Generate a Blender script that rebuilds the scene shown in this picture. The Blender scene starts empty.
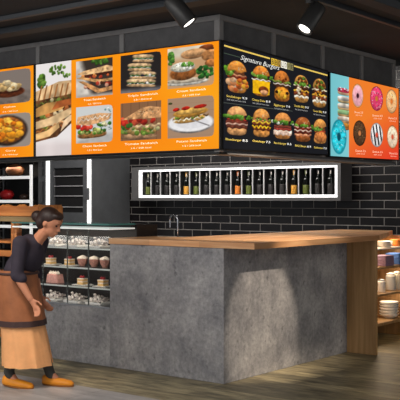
import bpy, bmesh, math, random
import numpy as np
from mathutils import Vector, Matrix
R = math.radians
SC = bpy.context.scene
COL = SC.collection
random.seed(7)
# World frame: x runs along the front of the counter, y into the bar, z up; the concrete corner stands at the origin.
# ------------------------------------------------------------------ camera
cam_d = bpy.data.cameras.new('camera'); cam = bpy.data.objects.new('camera', cam_d); COL.objects.link(cam)
cam.location = (4.5, -6.05, 1.49); cam.rotation_euler = (R(90), 0, R(38.1))
cam_d.sensor_width = 36; cam_d.lens = 932 / 400 * 36; cam_d.clip_end = 100
SC.camera = cam
# ------------------------------------------------------------------ world and light
W = bpy.data.worlds.new('world'); SC.world = W; W.use_nodes = True
W.node_tree.nodes['Background'].inputs[0].default_value = (0.92, 0.95, 1.0, 1)
W.node_tree.nodes['Background'].inputs[1].default_value = 0.62
SC.view_settings.view_transform = 'Standard'; SC.view_settings.look = 'None'
SC.view_settings.exposure = 0.0; SC.view_settings.gamma = 1.0; SC.view_settings.use_curve_mapping = False

def light(kind, name, loc, target, power, color=(1, 1, 1), **kw):
    d = bpy.data.lights.new(name, kind); d.energy = power; d.color = color
    for k, v in kw.items(): setattr(d, k, v)
    o = bpy.data.objects.new(name, d); COL.objects.link(o); o.location = loc
    v = Vector(target) - Vector(loc)
    o.rotation_euler = v.to_track_quat('-Z', 'Y').to_euler()
    return o
WARM = (1.0, 0.84, 0.66)
light('AREA', 'hall_fill_light', (-0.6, -3.4, 3.0), (-0.8, -1.0, 0), 150, (1, 0.97, 0.93), shape='RECTANGLE', size=4.5, size_y=1.6)  # broad soft fill added overhead, not an actual ceiling lamp
light('AREA', 'kitchen_ceiling_light', (-2.9, 2.0, 3.0), (-2.9, 4.2, 1.2), 120, (1, 0.95, 0.9), shape='RECTANGLE', size=4.2, size_y=.5)
light('AREA', 'side_hall_light', (3.6, 2.6, 3.0), (1.0, 2.2, 0), 30, (1, 0.92, 0.8), shape='RECTANGLE', size=1.6, size_y=1.6)
light('SPOT', 'bar_face_spot', (3.1, 0.40, 3.02), (0, 0.56, 0.36), 520, WARM, spot_size=R(17), spot_blend=0.45, shadow_soft_size=0.03)
light('SPOT', 'walkway_spot', (-0.6, -2.4, 3.02), (-1.25, -1.05, 0.35), 150, WARM, spot_size=R(30), spot_blend=0.7, shadow_soft_size=0.05)
light('SPOT', 'counter_spot', (0.9, 0.6, 3.0), (-0.2, 0.9, 1.15), 290, WARM, spot_size=R(48), spot_blend=0.8, shadow_soft_size=0.06)
light('SPOT', 'crate_fill_spot', (-3.0, -1.2, 3.0), (-3.0, .1, 1.3), 110, WARM, spot_size=R(42), spot_blend=0.8, shadow_soft_size=0.06)  # added spot that brightens the bread crate, no fixture behind it

# ------------------------------------------------------------------ pixel to surface (for reading sizes off the photograph)
def on_y(px, py, Y):
    u = (px - 200) / 932; t = (Y + 6.05) / (.787 + .617 * u)
    return Vector((4.5 + t * (.787 * u - .617), Y, 1.49 + (200 - py) * t / 932))
def on_x(px, py, X):
    u = (px - 200) / 932; t = (4.5 - X) / (.617 - .787 * u)
    return Vector((X, t * (.787 + .617 * u) - 6.05, 1.49 + (200 - py) * t / 932))

# ------------------------------------------------------------------ materials
def lin(c):
    c = [x / 255 for x in c]
    return tuple((x / 12.92 if x <= .04045 else ((x + .055) / 1.055) ** 2.4) for x in c)
MATS = {}
def mat(name, c, rough=.6, metal=0, emit=0, noise=0, nscale=8, bump=0, coat=0, trans=0, alpha=1, c2=None, stretch=(1, 1, 1), ior=1.45):
    if name in MATS: return MATS[name]
    m = bpy.data.materials.new(name); m.use_nodes = True; nt = m.node_tree; b = nt.nodes['Principled BSDF']
    col = lin(c) + (1,)
    b.inputs['Base Color'].default_value = col; b.inputs['Roughness'].default_value = rough; b.inputs['Metallic'].default_value = metal
    b.inputs['Coat Weight'].default_value = coat; b.inputs['Transmission Weight'].default_value = trans; b.inputs['Alpha'].default_value = alpha
    b.inputs['IOR'].default_value = ior
    if emit:
        b.inputs['Emission Color'].default_value = col; b.inputs['Emission Strength'].default_value = emit
    tc = nt.nodes.new('ShaderNodeTexCoord'); mp = nt.nodes.new('ShaderNodeMapping'); mp.inputs['Scale'].default_value = stretch
    nt.links.new(tc.outputs['Object'], mp.inputs[0])
    n = nt.nodes.new('ShaderNodeTexNoise'); n.inputs['Scale'].default_value = nscale; n.inputs['Detail'].default_value = 6; n.inputs['Roughness'].default_value = .62
    nt.links.new(mp.outputs[0], n.inputs['Vector'])
    r = nt.nodes.new('ShaderNodeValToRGB')
    k = noise if noise else .04
    lo = tuple(x * (1 - k) for x in col[:3]) + (1,); hi = (lin(c2) + (1,)) if c2 else tuple(min(1, x * (1 + k)) for x in col[:3]) + (1,)
    r.color_ramp.elements[0].color = lo; r.color_ramp.elements[1].color = hi
    r.color_ramp.elements[0].position = .35; r.color_ramp.elements[1].position = .68
    nt.links.new(n.outputs['Fac'], r.inputs[0]); nt.links.new(r.outputs[0], b.inputs['Base Color'])
    if bump:
        bp = nt.nodes.new('ShaderNodeBump'); bp.inputs['Strength'].default_value = bump; bp.inputs['Distance'].default_value = .01
        nt.links.new(n.outputs['Fac'], bp.inputs['Height']); nt.links.new(bp.outputs[0], b.inputs['Normal'])
    MATS[name] = m
    return m

def concrete():
    m = bpy.data.materials.new('concrete'); m.use_nodes = True; nt = m.node_tree; N = nt.nodes; L = nt.links; b = N['Principled BSDF']
    tc = N.new('ShaderNodeTexCoord')
    n1 = N.new('ShaderNodeTexNoise'); n1.inputs['Scale'].default_value = 2.6; n1.inputs['Detail'].default_value = 9; n1.inputs['Roughness'].default_value = .68
    n2 = N.new('ShaderNodeTexNoise'); n2.inputs['Scale'].default_value = 26; n2.inputs['Detail'].default_value = 5; n2.inputs['Roughness'].default_value = .7
    n3 = N.new('ShaderNodeTexNoise'); n3.inputs['Scale'].default_value = 13; n3.inputs['Detail'].default_value = 3
    for n in (n1, n2, n3): L.new(tc.outputs['Object'], n.inputs['Vector'])
    r1 = N.new('ShaderNodeValToRGB'); e = r1.color_ramp.elements
    e[0].position = .32; e[0].color = lin((110, 110, 114)) + (1,); e[1].position = .68; e[1].color = lin((176, 173, 171)) + (1,)
    L.new(n1.outputs['Fac'], r1.inputs[0])
    r2 = N.new('ShaderNodeValToRGB'); e = r2.color_ramp.elements; e[0].position = .3; e[0].color = (.7, .7, .71, 1); e[1].position = .7; e[1].color = (1.28, 1.27, 1.27, 1)
    L.new(n2.outputs['Fac'], r2.inputs[0])
    mx = N.new('ShaderNodeMix'); mx.data_type = 'RGBA'; mx.blend_type = 'MULTIPLY'; mx.inputs[0].default_value = 1
    L.new(r1.outputs[0], mx.inputs[6]); L.new(r2.outputs[0], mx.inputs[7])
    r3 = N.new('ShaderNodeValToRGB'); e = r3.color_ramp.elements; e[0].position = .28; e[0].color = (.5, .5, .52, 1); e[1].position = .36; e[1].color = (1, 1, 1, 1)
    L.new(n3.outputs['Fac'], r3.inputs[0])
    m2 = N.new('ShaderNodeMix'); m2.data_type = 'RGBA'; m2.blend_type = 'MULTIPLY'; m2.inputs[0].default_value = .8
    L.new(mx.outputs[2], m2.inputs[6]); L.new(r3.outputs[0], m2.inputs[7])
    L.new(m2.outputs[2], b.inputs['Base Color']); b.inputs['Roughness'].default_value = .62
    bp = N.new('ShaderNodeBump'); bp.inputs['Strength'].default_value = .25; bp.inputs['Distance'].default_value = .006
    L.new(n2.outputs['Fac'], bp.inputs['Height']); L.new(bp.outputs[0], b.inputs['Normal'])
    return m

def brick(name, axes, bw, bh, c1, c2, mortar, msize, rough, offset=.5, bump=.3, coat=0, noise=0, nscale=4, stretch=(1, 1, 1), shift=(0, 0)):
    """axes: which object coordinates run along the length and the height of a tile"""
    m = bpy.data.materials.new(name); m.use_nodes = True; nt = m.node_tree; N = nt.nodes; L = nt.links; b = N['Principled BSDF']
    tc = N.new('ShaderNodeTexCoord'); sp = N.new('ShaderNodeSeparateXYZ'); L.new(tc.outputs['Object'], sp.inputs[0])
    cb = N.new('ShaderNodeCombineXYZ')
    for i in (0, 1):
        ad = N.new('ShaderNodeMath'); ad.operation = 'ADD'; ad.inputs[1].default_value = shift[i]
        L.new(sp.outputs[axes[i]], ad.inputs[0]); L.new(ad.outputs[0], cb.inputs[i])
    br = N.new('ShaderNodeTexBrick'); br.offset = offset
    br.inputs['Scale'].default_value = 1; br.inputs['Brick Width'].default_value = bw; br.inputs['Row Height'].default_value = bh
    br.inputs['Mortar Size'].default_value = msize; br.inputs['Mortar Smooth'].default_value = .1; br.inputs['Bias'].default_value = 0
    br.inputs['Color1'].default_value = lin(c1) + (1,); br.inputs['Color2'].default_value = lin(c2) + (1,); br.inputs['Mortar'].default_value = lin(mortar) + (1,)
    L.new(cb.outputs[0], br.inputs['Vector'])
    out = br.outputs['Color']
    if noise:
        mp = N.new('ShaderNodeMapping'); mp.inputs['Scale'].default_value = stretch; L.new(tc.outputs['Object'], mp.inputs[0])
        n = N.new('ShaderNodeTexNoise'); n.inputs['Scale'].default_value = nscale; n.inputs['Detail'].default_value = 7; n.inputs['Roughness'].default_value = .6
        L.new(mp.outputs[0], n.inputs['Vector'])
        r = N.new('ShaderNodeValToRGB'); e = r.color_ramp.elements; e[0].position = .33; e[1].position = .68
        e[0].color = (1 - noise,) * 3 + (1,); e[1].color = (1 + noise,) * 3 + (1,); L.new(n.outputs['Fac'], r.inputs[0])
        mx = N.new('ShaderNodeMix'); mx.data_type = 'RGBA'; mx.blend_type = 'MULTIPLY'; mx.inputs[0].default_value = 1
        L.new(out, mx.inputs[6]); L.new(r.outputs[0], mx.inputs[7]); out = mx.outputs[2]
    L.new(out, b.inputs['Base Color']); b.inputs['Roughness'].default_value = rough; b.inputs['Specular IOR Level'].default_value = .3
    inv = N.new('ShaderNodeMath'); inv.operation = 'SUBTRACT'; inv.inputs[0].default_value = 1; L.new(br.outputs['Fac'], inv.inputs[1])
    bp = N.new('ShaderNodeBump'); bp.inputs['Strength'].default_value = bump; bp.inputs['Distance'].default_value = .004
    L.new(inv.outputs[0], bp.inputs['Height']); L.new(bp.outputs[0], b.inputs['Normal'])
    return m

def wood(name, dark, light_, axis=0, rough=.42, plank=.0):
    m = bpy.data.materials.new(name); m.use_nodes = True; nt = m.node_tree; N = nt.nodes; L = nt.links; b = N['Principled BSDF']
    tc = N.new('ShaderNodeTexCoord'); mp = N.new('ShaderNodeMapping'); s = [14, 14, 14]; s[axis] = .9; mp.inputs['Scale'].default_value = s
    L.new(tc.outputs['Object'], mp.inputs[0])
    n = N.new('ShaderNodeTexNoise'); n.inputs['Scale'].default_value = 1.5; n.inputs['Detail'].default_value = 6; n.inputs['Distortion'].default_value = .5
    L.new(mp.outputs[0], n.inputs['Vector'])
    r = N.new('ShaderNodeValToRGB'); e = r.color_ramp.elements; e[0].position = .34; e[1].position = .66
    e[0].color = lin(dark) + (1,); e[1].color = lin(light_) + (1,); L.new(n.outputs['Fac'], r.inputs[0])
    out = r.outputs[0]
    if plank:   # glued staves of the butcher-block top
        sp = N.new('ShaderNodeSeparateXYZ'); L.new(tc.outputs['Object'], sp.inputs[0]); cb = N.new('ShaderNodeCombineXYZ')
        L.new(sp.outputs[axis], cb.inputs[0]); L.new(sp.outputs[1 - axis], cb.inputs[1])
        br = N.new('ShaderNodeTexBrick'); br.inputs['Scale'].default_value = 1; br.inputs['Brick Width'].default_value = .55; br.inputs['Row Height'].default_value = plank
        br.inputs['Mortar Size'].default_value = .0008; br.inputs['Color1'].default_value = (1.12, 1.08, 1.05, 1); br.inputs['Color2'].default_value = (.8, .78, .76, 1)
        br.inputs['Mortar'].default_value = (.55, .5, .45, 1); L.new(cb.outputs[0], br.inputs['Vector'])
        mx = N.new('ShaderNodeMix'); mx.data_type = 'RGBA'; mx.blend_type = 'MULTIPLY'; mx.inputs[0].default_value = .85
        L.new(out, mx.inputs[6]); L.new(br.outputs[0], mx.inputs[7]); out = mx.outputs[2]
    L.new(out, b.inputs['Base Color']); b.inputs['Roughness'].default_value = rough
    bp = N.new('ShaderNodeBump'); bp.inputs['Strength'].default_value = .12; bp.inputs['Distance'].default_value = .004
    L.new(n.outputs['Fac'], bp.inputs['Height']); L.new(bp.outputs[0], b.inputs['Normal'])
    return m

def screen_material():
    m = bpy.data.materials.new('backlit_print'); m.use_nodes = True; nt = m.node_tree; b = nt.nodes['Principled BSDF']
    a = nt.nodes.new('ShaderNodeAttribute'); a.attribute_name = 'Col'
    b.inputs['Base Color'].default_value = (0.004, 0.004, 0.004, 1); b.inputs['Roughness'].default_value = .35
    b.inputs['Specular IOR Level'].default_value = .05
    nt.links.new(a.outputs['Color'], b.inputs['Emission Color']); b.inputs['Emission Strength'].default_value = .97
    return m

M_CON = concrete()
M_TILE = brick('black_wall_tile', (0, 2), .33, .1035, (13, 11, 13), (20, 17, 19), (132, 128, 124), .0048, .32, bump=.5, shift=(.21, .066), noise=.2, nscale=3)
M_FLOOR = brick('wood_look_floor', (0, 1), .9, .17, (108, 100, 78), (160, 147, 114), (84, 76, 58), .002, .42, bump=.15, noise=.6, nscale=3.2, stretch=(1, 4.5, 1))
M_FLOOR2 = brick('grey_hall_floor', (0, 1), 1.2, .6, (150, 146, 148), (172, 167, 165), (110, 105, 102), .002, .35, bump=.1, noise=.28, nscale=2.2, stretch=(1, 3, 1))
M_TOPX = wood('oak_top_lengthwise', (208, 148, 98), (242, 194, 146), 0, plank=.06)
M_TOPY = wood('oak_top_crosswise', (208, 148, 98), (242, 194, 146), 1, plank=.06)
M_PANEL = wood('oak_panel', (152, 114, 70), (186, 146, 98), 2)
M_CRATE = wood('crate_wood', (176, 104, 50), (224, 146, 80), 0, rough=.6)
M_PRINT = screen_material()
M_CEIL = mat('dark_ceiling_plaster', (42, 46, 51), .85, noise=.25, nscale=1.4, bump=.15, stretch=(1, 1, 1))
M_BULK = mat('charcoal_bulkhead', (84, 83, 84), .8, noise=.18, nscale=5, bump=.2)
M_RAIL = mat('grey_painted_steel', (128, 126, 125), .9, noise=.08, nscale=12)
M_FRAME = mat('black_frame', (14, 13, 13), .4)
M_BLACK = mat('matte_black', (26, 25, 25), .5)
M_LAMP = mat('lamp_housing_black', (46, 45, 44), .45)
M_DARKM = mat('dark_grey_metal', (92, 94, 97), .42, metal=.15, noise=.1, nscale=6)
M_DARKIN = mat('dark_interior', (34, 34, 35), .6)
M_STEEL = mat('brushed_steel', (176, 178, 180), .28, metal=1, noise=.1, nscale=30, stretch=(.1, 1, 4))
M_CHROME = mat('chrome', (205, 205, 208), .12, metal=1)
M_LED = mat('white_led', (255, 255, 252), .5, emit=1.25)
M_WLED = mat('warm_led', (255, 214, 150), .5, emit=4)
M_LENS = mat('lamp_lens', (255, 250, 240), .3, emit=3)
M_WHITE = mat('white_ceramic', (232, 228, 220), .3, coat=.3)
M_WTRIM = mat('white_lit_trim', (255, 255, 255), .4, emit=1.0)
M_DIV = mat('white_divider', (190, 190, 190), .5, emit=.02)

def glass(name, c=(235, 245, 243), alpha=.12, spec=.5):
    m = bpy.data.materials.new(name); m.use_nodes = True; nt = m.node_tree; b = nt.nodes['Principled BSDF']
    b.inputs['Base Color'].default_value = lin(c) + (1,); b.inputs['Roughness'].default_value = .05
    b.inputs['Alpha'].default_value = alpha; b.inputs['Specular IOR Level'].default_value = spec
    return m
M_GLASS = glass('clear_glass', alpha=.02, spec=.08, c=(60, 64, 64))
M_TEAL = glass('green_edged_glass', (96, 160, 152), .6)
M_PLASTIC = glass('clear_plastic', (226, 232, 236), .14)

# ------------------------------------------------------------------ mesh helpers
def BM(): return bmesh.new()
def box(bm, x0, x1, y0, y1, z0, z1, bev=0, seg=2):
    r = bmesh.ops.create_cube(bm, size=1)['verts']
    for v in r: v.co = Vector(((x0 + x1) / 2 + v.co.x * abs(x1 - x0), (y0 + y1) / 2 + v.co.y * abs(y1 - y0), (z0 + z1) / 2 + v.co.z * abs(z1 - z0)))
    if bev:
        es = list({e for v in r for e in v.link_edges})
        bmesh.ops.bevel(bm, geom=es, offset=bev, segments=seg, affect='EDGES', profile=.5)
    return bm
def lathe(bm, prof, seg=20, M=None, rx=1, ry=1, wob=None):
    rings = []
    for i, (r, z) in enumerate(prof):
        ring = []
        for k in range(seg):
            a = 2 * math.pi * k / seg; rr = r * (wob(a, z) if wob else 1)
            p = Vector((rr * rx * math.cos(a), rr * ry * math.sin(a), z))
            ring.append(bm.verts.new(M @ p if M else p))
        rings.append(ring)
    for a, b in zip(rings, rings[1:]):
        for k in range(seg): bm.faces.new((a[k], a[(k + 1) % seg], b[(k + 1) % seg], b[k]))
    if prof[0][0] > 1e-6: bm.faces.new(list(reversed(rings[0])))
    if prof[-1][0] > 1e-6: bm.faces.new(rings[-1])
    return bm
def tube(bm, pts, r, seg=10):
    pts = [Vector(p) for p in pts]; rings = []
    rs = r if isinstance(r, (list, tuple)) else [r] * len(pts)
    up = Vector((0, 0, 1))
    for i, p in enumerate(pts):
        d = (pts[min(i + 1, len(pts) - 1)] - pts[max(i - 1, 0)]).normalized()
        a = d.cross(up)
        if a.length < .1: a = d.cross(Vector((0, 1, 0)))
        a.normalize(); b = d.cross(a).normalized()
        rings.append([bm.verts.new(p + (a * math.cos(2 * math.pi * k / seg) + b * math.sin(2 * math.pi * k / seg)) * rs[i]) for k in range(seg)])
    for a, b in zip(rings, rings[1:]):
        for k in range(seg): bm.faces.new((a[k], a[(k + 1) % seg], b[(k + 1) % seg], b[k]))
    bm.faces.new(list(reversed(rings[0]))); bm.faces.new(rings[-1])
    return bm
def ball(bm, c, r, sub=2, M=None):
    rr = r if isinstance(r, (tuple, list)) else (r, r, r)
    T = Matrix.Translation(c) @ (M or Matrix()) @ Matrix.Diagonal((rr[0], rr[1], rr[2], 1))
    bmesh.ops.create_icosphere(bm, subdivisions=sub, radius=1, matrix=T); return bm
def prism(bm, poly, z0, z1):
    b = [bm.verts.new((x, y, z0)) for x, y in poly]; t = [bm.verts.new((x, y, z1)) for x, y in poly]
    n = len(poly); bm.faces.new(list(reversed(b))); bm.faces.new(t)
    for i in range(n): bm.faces.new((b[i], b[(i + 1) % n], t[(i + 1) % n], t[i]))
    return bm
def obj(name, bm, m, parent=None, smooth=False, local=False, label=None):
    bmesh.ops.recalc_face_normals(bm, faces=bm.faces[:])
    me = bpy.data.meshes.new(name)
    if parent is not None and not local:
        base = parent.get('_b'); off = Vector(base) if base is not None else Vector((0, 0, 0))
        if off.length: bmesh.ops.translate(bm, verts=bm.verts[:], vec=-off)
    bm.to_mesh(me); bm.free(); me.materials.append(m)
    if smooth:
        me.polygons.foreach_set('use_smooth', [True] * len(me.polygons))
        try: me.set_sharp_from_angle(angle=R(38))
        except Exception: pass
    o = bpy.data.objects.new(name, me); COL.objects.link(o)
    if parent is not None:
        o.parent = parent
        if parent.get('_b') is not None: o['_b'] = tuple(parent['_b'])
    if label: o['label'] = label
    return o
BASES = []
def thing(name, label, cat, loc=(0, 0, 0), rz=0, group=None):
    o = bpy.data.objects.new(name, None); COL.objects.link(o); o.location = loc; o.rotation_euler = (0, 0, rz)
    o.empty_display_size = .1; o['label'] = label; o['category'] = cat; o['_b'] = tuple(loc); BASES.append(o)
    if group: o['group'] = group
    return o
def tag(o, label, cat, group=None):
    o['label'] = label; o['category'] = cat
    if group: o['group'] = group
    return o
def struct(name, bm, m, parent=None):
    o = obj(name, bm, m, parent)
    if parent is None: o['kind'] = 'structure'
    return o
def copy_tree(root, loc, rz=0, label=None, scale=None):
    r = root.copy(); COL.objects.link(r); r.location = loc; r.rotation_euler = (0, 0, rz)
    if label: r['label'] = label
    if scale: r.scale = scale
    for ch in list(root.children):
        c = ch.copy(); COL.objects.link(c); c.parent = r
        for g in list(ch.children):
            d = g.copy(); COL.objects.link(d); d.parent = c
    return r

# ------------------------------------------------------------------ the setting
struct('floor', box(BM(), -10, 6, -.76, 4.3, -.1, 0), M_FLOOR)
struct('floor_hall', box(BM(), -10, 6, -7, -.76, -.1, 0), M_FLOOR2)
struct('ceiling', box(BM(), -10, 6, -7, 4.3, 3.095, 3.2), M_CEIL)
struct('wall_back', box(BM(), -10, 6, 4.2, 4.3, 0, 3.095), M_TILE)
struct('wall_left', box(BM(), -10.1, -10, -2, 4.3, 0, 3.095), M_BULK)

# bulkhead that carries the menu boards
BZ = 1.905
YB, XB = .35, -.30       # front faces of the boards
bl = struct('wall_bulkhead_left', box(BM(), -6, XB - .04, YB + .04, YB + .16, BZ, 3.094), M_BULK)
br_ = struct('wall_bulkhead_right', box(BM(), XB - .16, XB - .04, YB + .161, 3.72, BZ, 3.094), M_BULK)
obj('top_rail', box(BM(), -6, XB - .02, YB + .015, YB + .0395, 3.045, 3.09, .003), M_RAIL, bl)
obj('top_rail', box(BM(), XB - .0395, XB - .015, YB + .0155, 3.72, 3.045, 3.09, .003), M_RAIL, br_)
for px in (36, 120): 
    x = on_y(px, 100, YB).x; obj('post', box(BM(), x - .026, x + .026, YB + .02, YB + .0395, BZ + .02, 3.045), M_RAIL, bl)
obj('corner_post', box(BM(), XB - .08, XB - .02, YB + .02, YB + .08, BZ, 3.045, .003), M_RAIL, bl)
for px in (276, 325, 364, 396):
    y = on_x(px, 100, XB).y; obj('post', box(BM(), XB - .0395, XB - .02, y - .026, y + .026, BZ + .02, 3.045), M_RAIL, br_)
obj('bottom_trim', box(BM(), XB - .2, XB - .03, YB + .15, 3.72, BZ - .016, BZ - .0005), M_RAIL, br_)
obj('bottom_trim', box(BM(), -6, XB - .03, YB + .02, YB + .149, BZ - .016, BZ - .0005), M_FRAME, bl)

# ------------------------------------------------------------------ painting the menu pictures
rng = np.random.default_rng(5)
def noise2(h, w, cells, seed=0):
    g = np.random.default_rng(seed).random((cells + 2, int(cells * w / h) + 3))
    ys = np.linspace(0, cells, h); xs = np.linspace(0, g.shape[1] - 2, w)
    yi = np.minimum(ys.astype(int), g.shape[0] - 2); xi = np.minimum(xs.astype(int), g.shape[1] - 2)
    fy = (ys - yi)[:, None]; fx = (xs - xi)[None, :]; fy = fy * fy * (3 - 2 * fy); fx = fx * fx * (3 - 2 * fx)
    a = g[yi][:, xi]; b = g[yi][:, xi + 1]; c = g[yi + 1][:, xi]; d = g[yi + 1][:, xi + 1]
    return (a * (1 - fx) + b * fx) * (1 - fy) + (c * (1 - fx) + d * fx) * fy
class Pic:
    def __init__(s, w, h, bg=None, seed=1):
        s.w, s.h = w, h; s.seed = seed
        s.X, s.Y = np.meshgrid(np.linspace(-1, 1, w), np.linspace(-1, 1, h))      # row 0 is the bottom
        s.img = np.zeros((h, w, 3)); s.a = np.zeros((h, w))
        if bg is not None: s.img[:] = np.array(bg) / 255; s.a[:] = 1
    def n(s, cells):
        s.seed += 1; return noise2(s.h, s.w, cells, s.seed) - .5
    def put(s, m, c, var=.25, cells=14, shade=None):
        m = np.clip(m, 0, 1)[..., None]; c = np.array(c) / 255
        v = 1 + var * s.n(cells) * 2 + var * s.n(cells * 2)
        if shade is not None: v = v * shade
        s.img = s.img * (1 - m) + np.clip(c[None, None] * v[..., None], 0, 1) * m
        s.a = np.maximum(s.a, m[..., 0])
    def ell(s, cx, cy, rx, ry, c, rot=0, k=8, p=2, **kw):
        ca, sa = math.cos(rot), math.sin(rot); dx = (s.X - cx); dy = (s.Y - cy)
        u = (dx * ca + dy * sa) / rx; v = (-dx * sa + dy * ca) / ry
        d = (np.abs(u) ** p + np.abs(v) ** p) ** (1 / p)
        s.put((1 - d) * k, c, shade=np.clip(.82 + .3 * v - .12 * d * d + .08, .35, 1.3) if kw.pop('lit', True) else None, **kw)
    def band(s, y, th, w, c, slope=0, amp=.03, freq=7, ph=0, x0=0, curve=0, k=14, **kw):
        c0 = y + slope * (s.X - x0) + curve * (s.X - x0) ** 2 + amp * np.sin(freq * s.X * 3.1 + ph) + amp * s.n(9)
        m = np.minimum((th - np.abs(s.Y - c0)) * k * 1.6, (w - np.abs(s.X - x0)) * k)
        s.put(m, c, shade=np.clip(1 + .3 * (s.Y - c0) / th, .6, 1.3), **kw)
    def poly(s, pts, c, k=20, **kw):
        m = np.zeros_like(s.X); n = len(pts)
        for ox, oy in ((-.25, -.25), (.25, -.25), (-.25, .25), (.25, .25)):
            X = s.X + ox * 2 / s.w; Y = s.Y + oy * 2 / s.h; w = np.zeros(X.shape, bool)
            for i in range(n):
                (x0, y0), (x1, y1) = pts[i], pts[(i + 1) % n]
                if y0 != y1: w ^= ((y0 > Y) != (y1 > Y)) & (X < (x1 - x0) * (Y - y0) / (y1 - y0) + x0)
            m += w / 4
        s.put(m, c, **kw)
    def dots(s, n, cx, cy, rx, ry, r, cols, seed=3, **kw):
        g = np.random.default_rng(seed)
        for i in range(n):
            a = g.random() * 6.28; q = math.sqrt(g.random())
            rr = r * (.7 + .6 * g.random()); s.ell(cx + rx * q * math.cos(a), cy + ry * q * math.sin(a), rr * s.asp(), rr, cols[i % len(cols)], k=4, var=.15, **kw)
    def asp(s): return s.h / s.w
    def round(s, r, corners='all'):
        ax = 1.0 * s.w / s.h; U = (1 - np.abs(s.X)) * ax; V = 1 - np.abs(s.Y)
        d = np.hypot(np.maximum(r - U, 0), np.maximum(r - V, 0)) > r
        if corners == 'right': d &= s.X > 0
        s.a[d] = 0; return s

def paint_mesh(name, pic, P, parent, thr=.5, label=None):
    """grid of the picture as a thin sheet; P(a,b) with a,b in 0..1 gives the place"""
    h, w = pic.h, pic.w
    A = np.linspace(0, 1, w); B = np.linspace(0, 1, h)
    p00, p10, p01, p11 = [np.array(P(a, b)) for a, b in ((0, 0), (1, 0), (0, 1), (1, 1))]
    aa, bb = np.meshgrid(A, B); aa = aa[..., None]; bb = bb[..., None]
    co = (p00 * (1 - aa) + p10 * aa) * (1 - bb) + (p01 * (1 - aa) + p11 * aa) * bb
    co = co.reshape(-1, 3) - np.array(parent['_b'])
    idx = np.arange(h * w).reshape(h, w)
    f = np.stack([idx[:-1, :-1], idx[:-1, 1:], idx[1:, 1:], idx[1:, :-1]], -1).reshape(-1, 4)
    al = pic.a.reshape(-1); f = f[al[f].mean(1) > thr]
    used = np.unique(f); remap = np.full(h * w, -1); remap[used] = np.arange(len(used))
    f = remap[f]; co = co[used]; c = np.clip(pic.img.reshape(-1, 3)[used], 0, 1)
    me = bpy.data.meshes.new(name); me.from_pydata(co.tolist(), [], f.tolist())
    at = me.color_attributes.new('Col', 'FLOAT_COLOR', 'POINT')
    cl = np.where(c <= .04045, c / 12.92, ((c + .055) / 1.055) ** 2.4)
    at.data.foreach_set('color', np.concatenate([cl, np.ones((len(cl), 1))], 1).astype(np.float32).ravel())
    me.materials.append(M_PRINT); me.update()
    o = bpy.data.objects.new(name, me); COL.objects.link(o); o.parent = parent
    if label: o['label'] = label
    return o

FONT_MATS = {}
def print_mat(c):
    k = tuple(c)
    if k not in FONT_MATS: FONT_MATS[k] = mat('print_%d_%d_%d' % k, c, .5, emit=.95)
    return FONT_MATS[k]
def text(name, s, A, B, height, c, parent, shear=0, bold=0, outward=Vector((0, 0, 0))):
    """lettering whose baseline runs from A to B"""
    cu = bpy.data.curves.new('t', 'FONT'); cu.body = s; cu.size = 1; cu.shear = shear; cu.offset = bold; cu.resolution_u = 2
    t = bpy.data.objects.new('t', cu); COL.objects.link(t)
    dg = bpy.context.evaluated_depsgraph_get(); me = bpy.data.meshes.new_from_object(t.evaluated_get(dg))
    bpy.data.objects.remove(t)
    if not me.vertices: return
    xs = [v.co.x for v in me.vertices]; x0, x1 = min(xs), max(xs); A = Vector(A); B = Vector(B); base = Vector(parent['_b'])
    for v in me.vertices:
        v.co = A + (B - A) * ((v.co.x - x0) / (x1 - x0)) + Vector((0, 0, v.co.y * height)) + outward - base
    me.materials.clear(); me.materials.append(print_mat(c)); me.name = name
    o = bpy.data.objects.new(name, me); COL.objects.link(o); o.parent = parent
    return o

# ---- the pictures themselves
def bread(p, x, y, rx, ry, rot=0, c=(206, 150, 92), crust=(150, 92, 44)):
    p.ell(x, y, rx, ry, crust, rot, p=3, var=.2); p.ell(x, y + ry * .1, rx * .93, ry * .8, c, rot, p=3, var=.22, cells=20)
def pic_rice_bowl():
    p = Pic(84, 76, (128, 116, 108), 11); p.put((p.Y + .2) * -4, (112, 100, 92), .15, 8)
    p.ell(0, -.3, .78, .34, (120, 56, 28)); p.ell(0, -.18, .7, .2, (86, 40, 22))
    p.dots(26, 0, -.02, .52, .2, .16, [(222, 196, 146), (206, 170, 112), (236, 216, 172), (196, 156, 96)], 4)
    p.dots(5, -.05, .22, .22, .1, .16, [(228, 204, 158), (214, 180, 126)], 8); return p.round(.22, 'right')
def pic_pasta_pan():
    p = Pic(84, 76, (150, 138, 128), 21); p.ell(-.05, 0, .98, .98, (64, 48, 40)); p.ell(-.05, .02, .86, .86, (150, 84, 34))
    p.dots(44, -.05, .02, .62, .66, .2, [(240, 150, 30), (250, 172, 44), (222, 120, 22), (255, 190, 70)], 5)
    p.dots(8, -.05, .1, .5, .5, .06, [(190, 90, 20)], 7); return p.round(.22, 'right')
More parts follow.
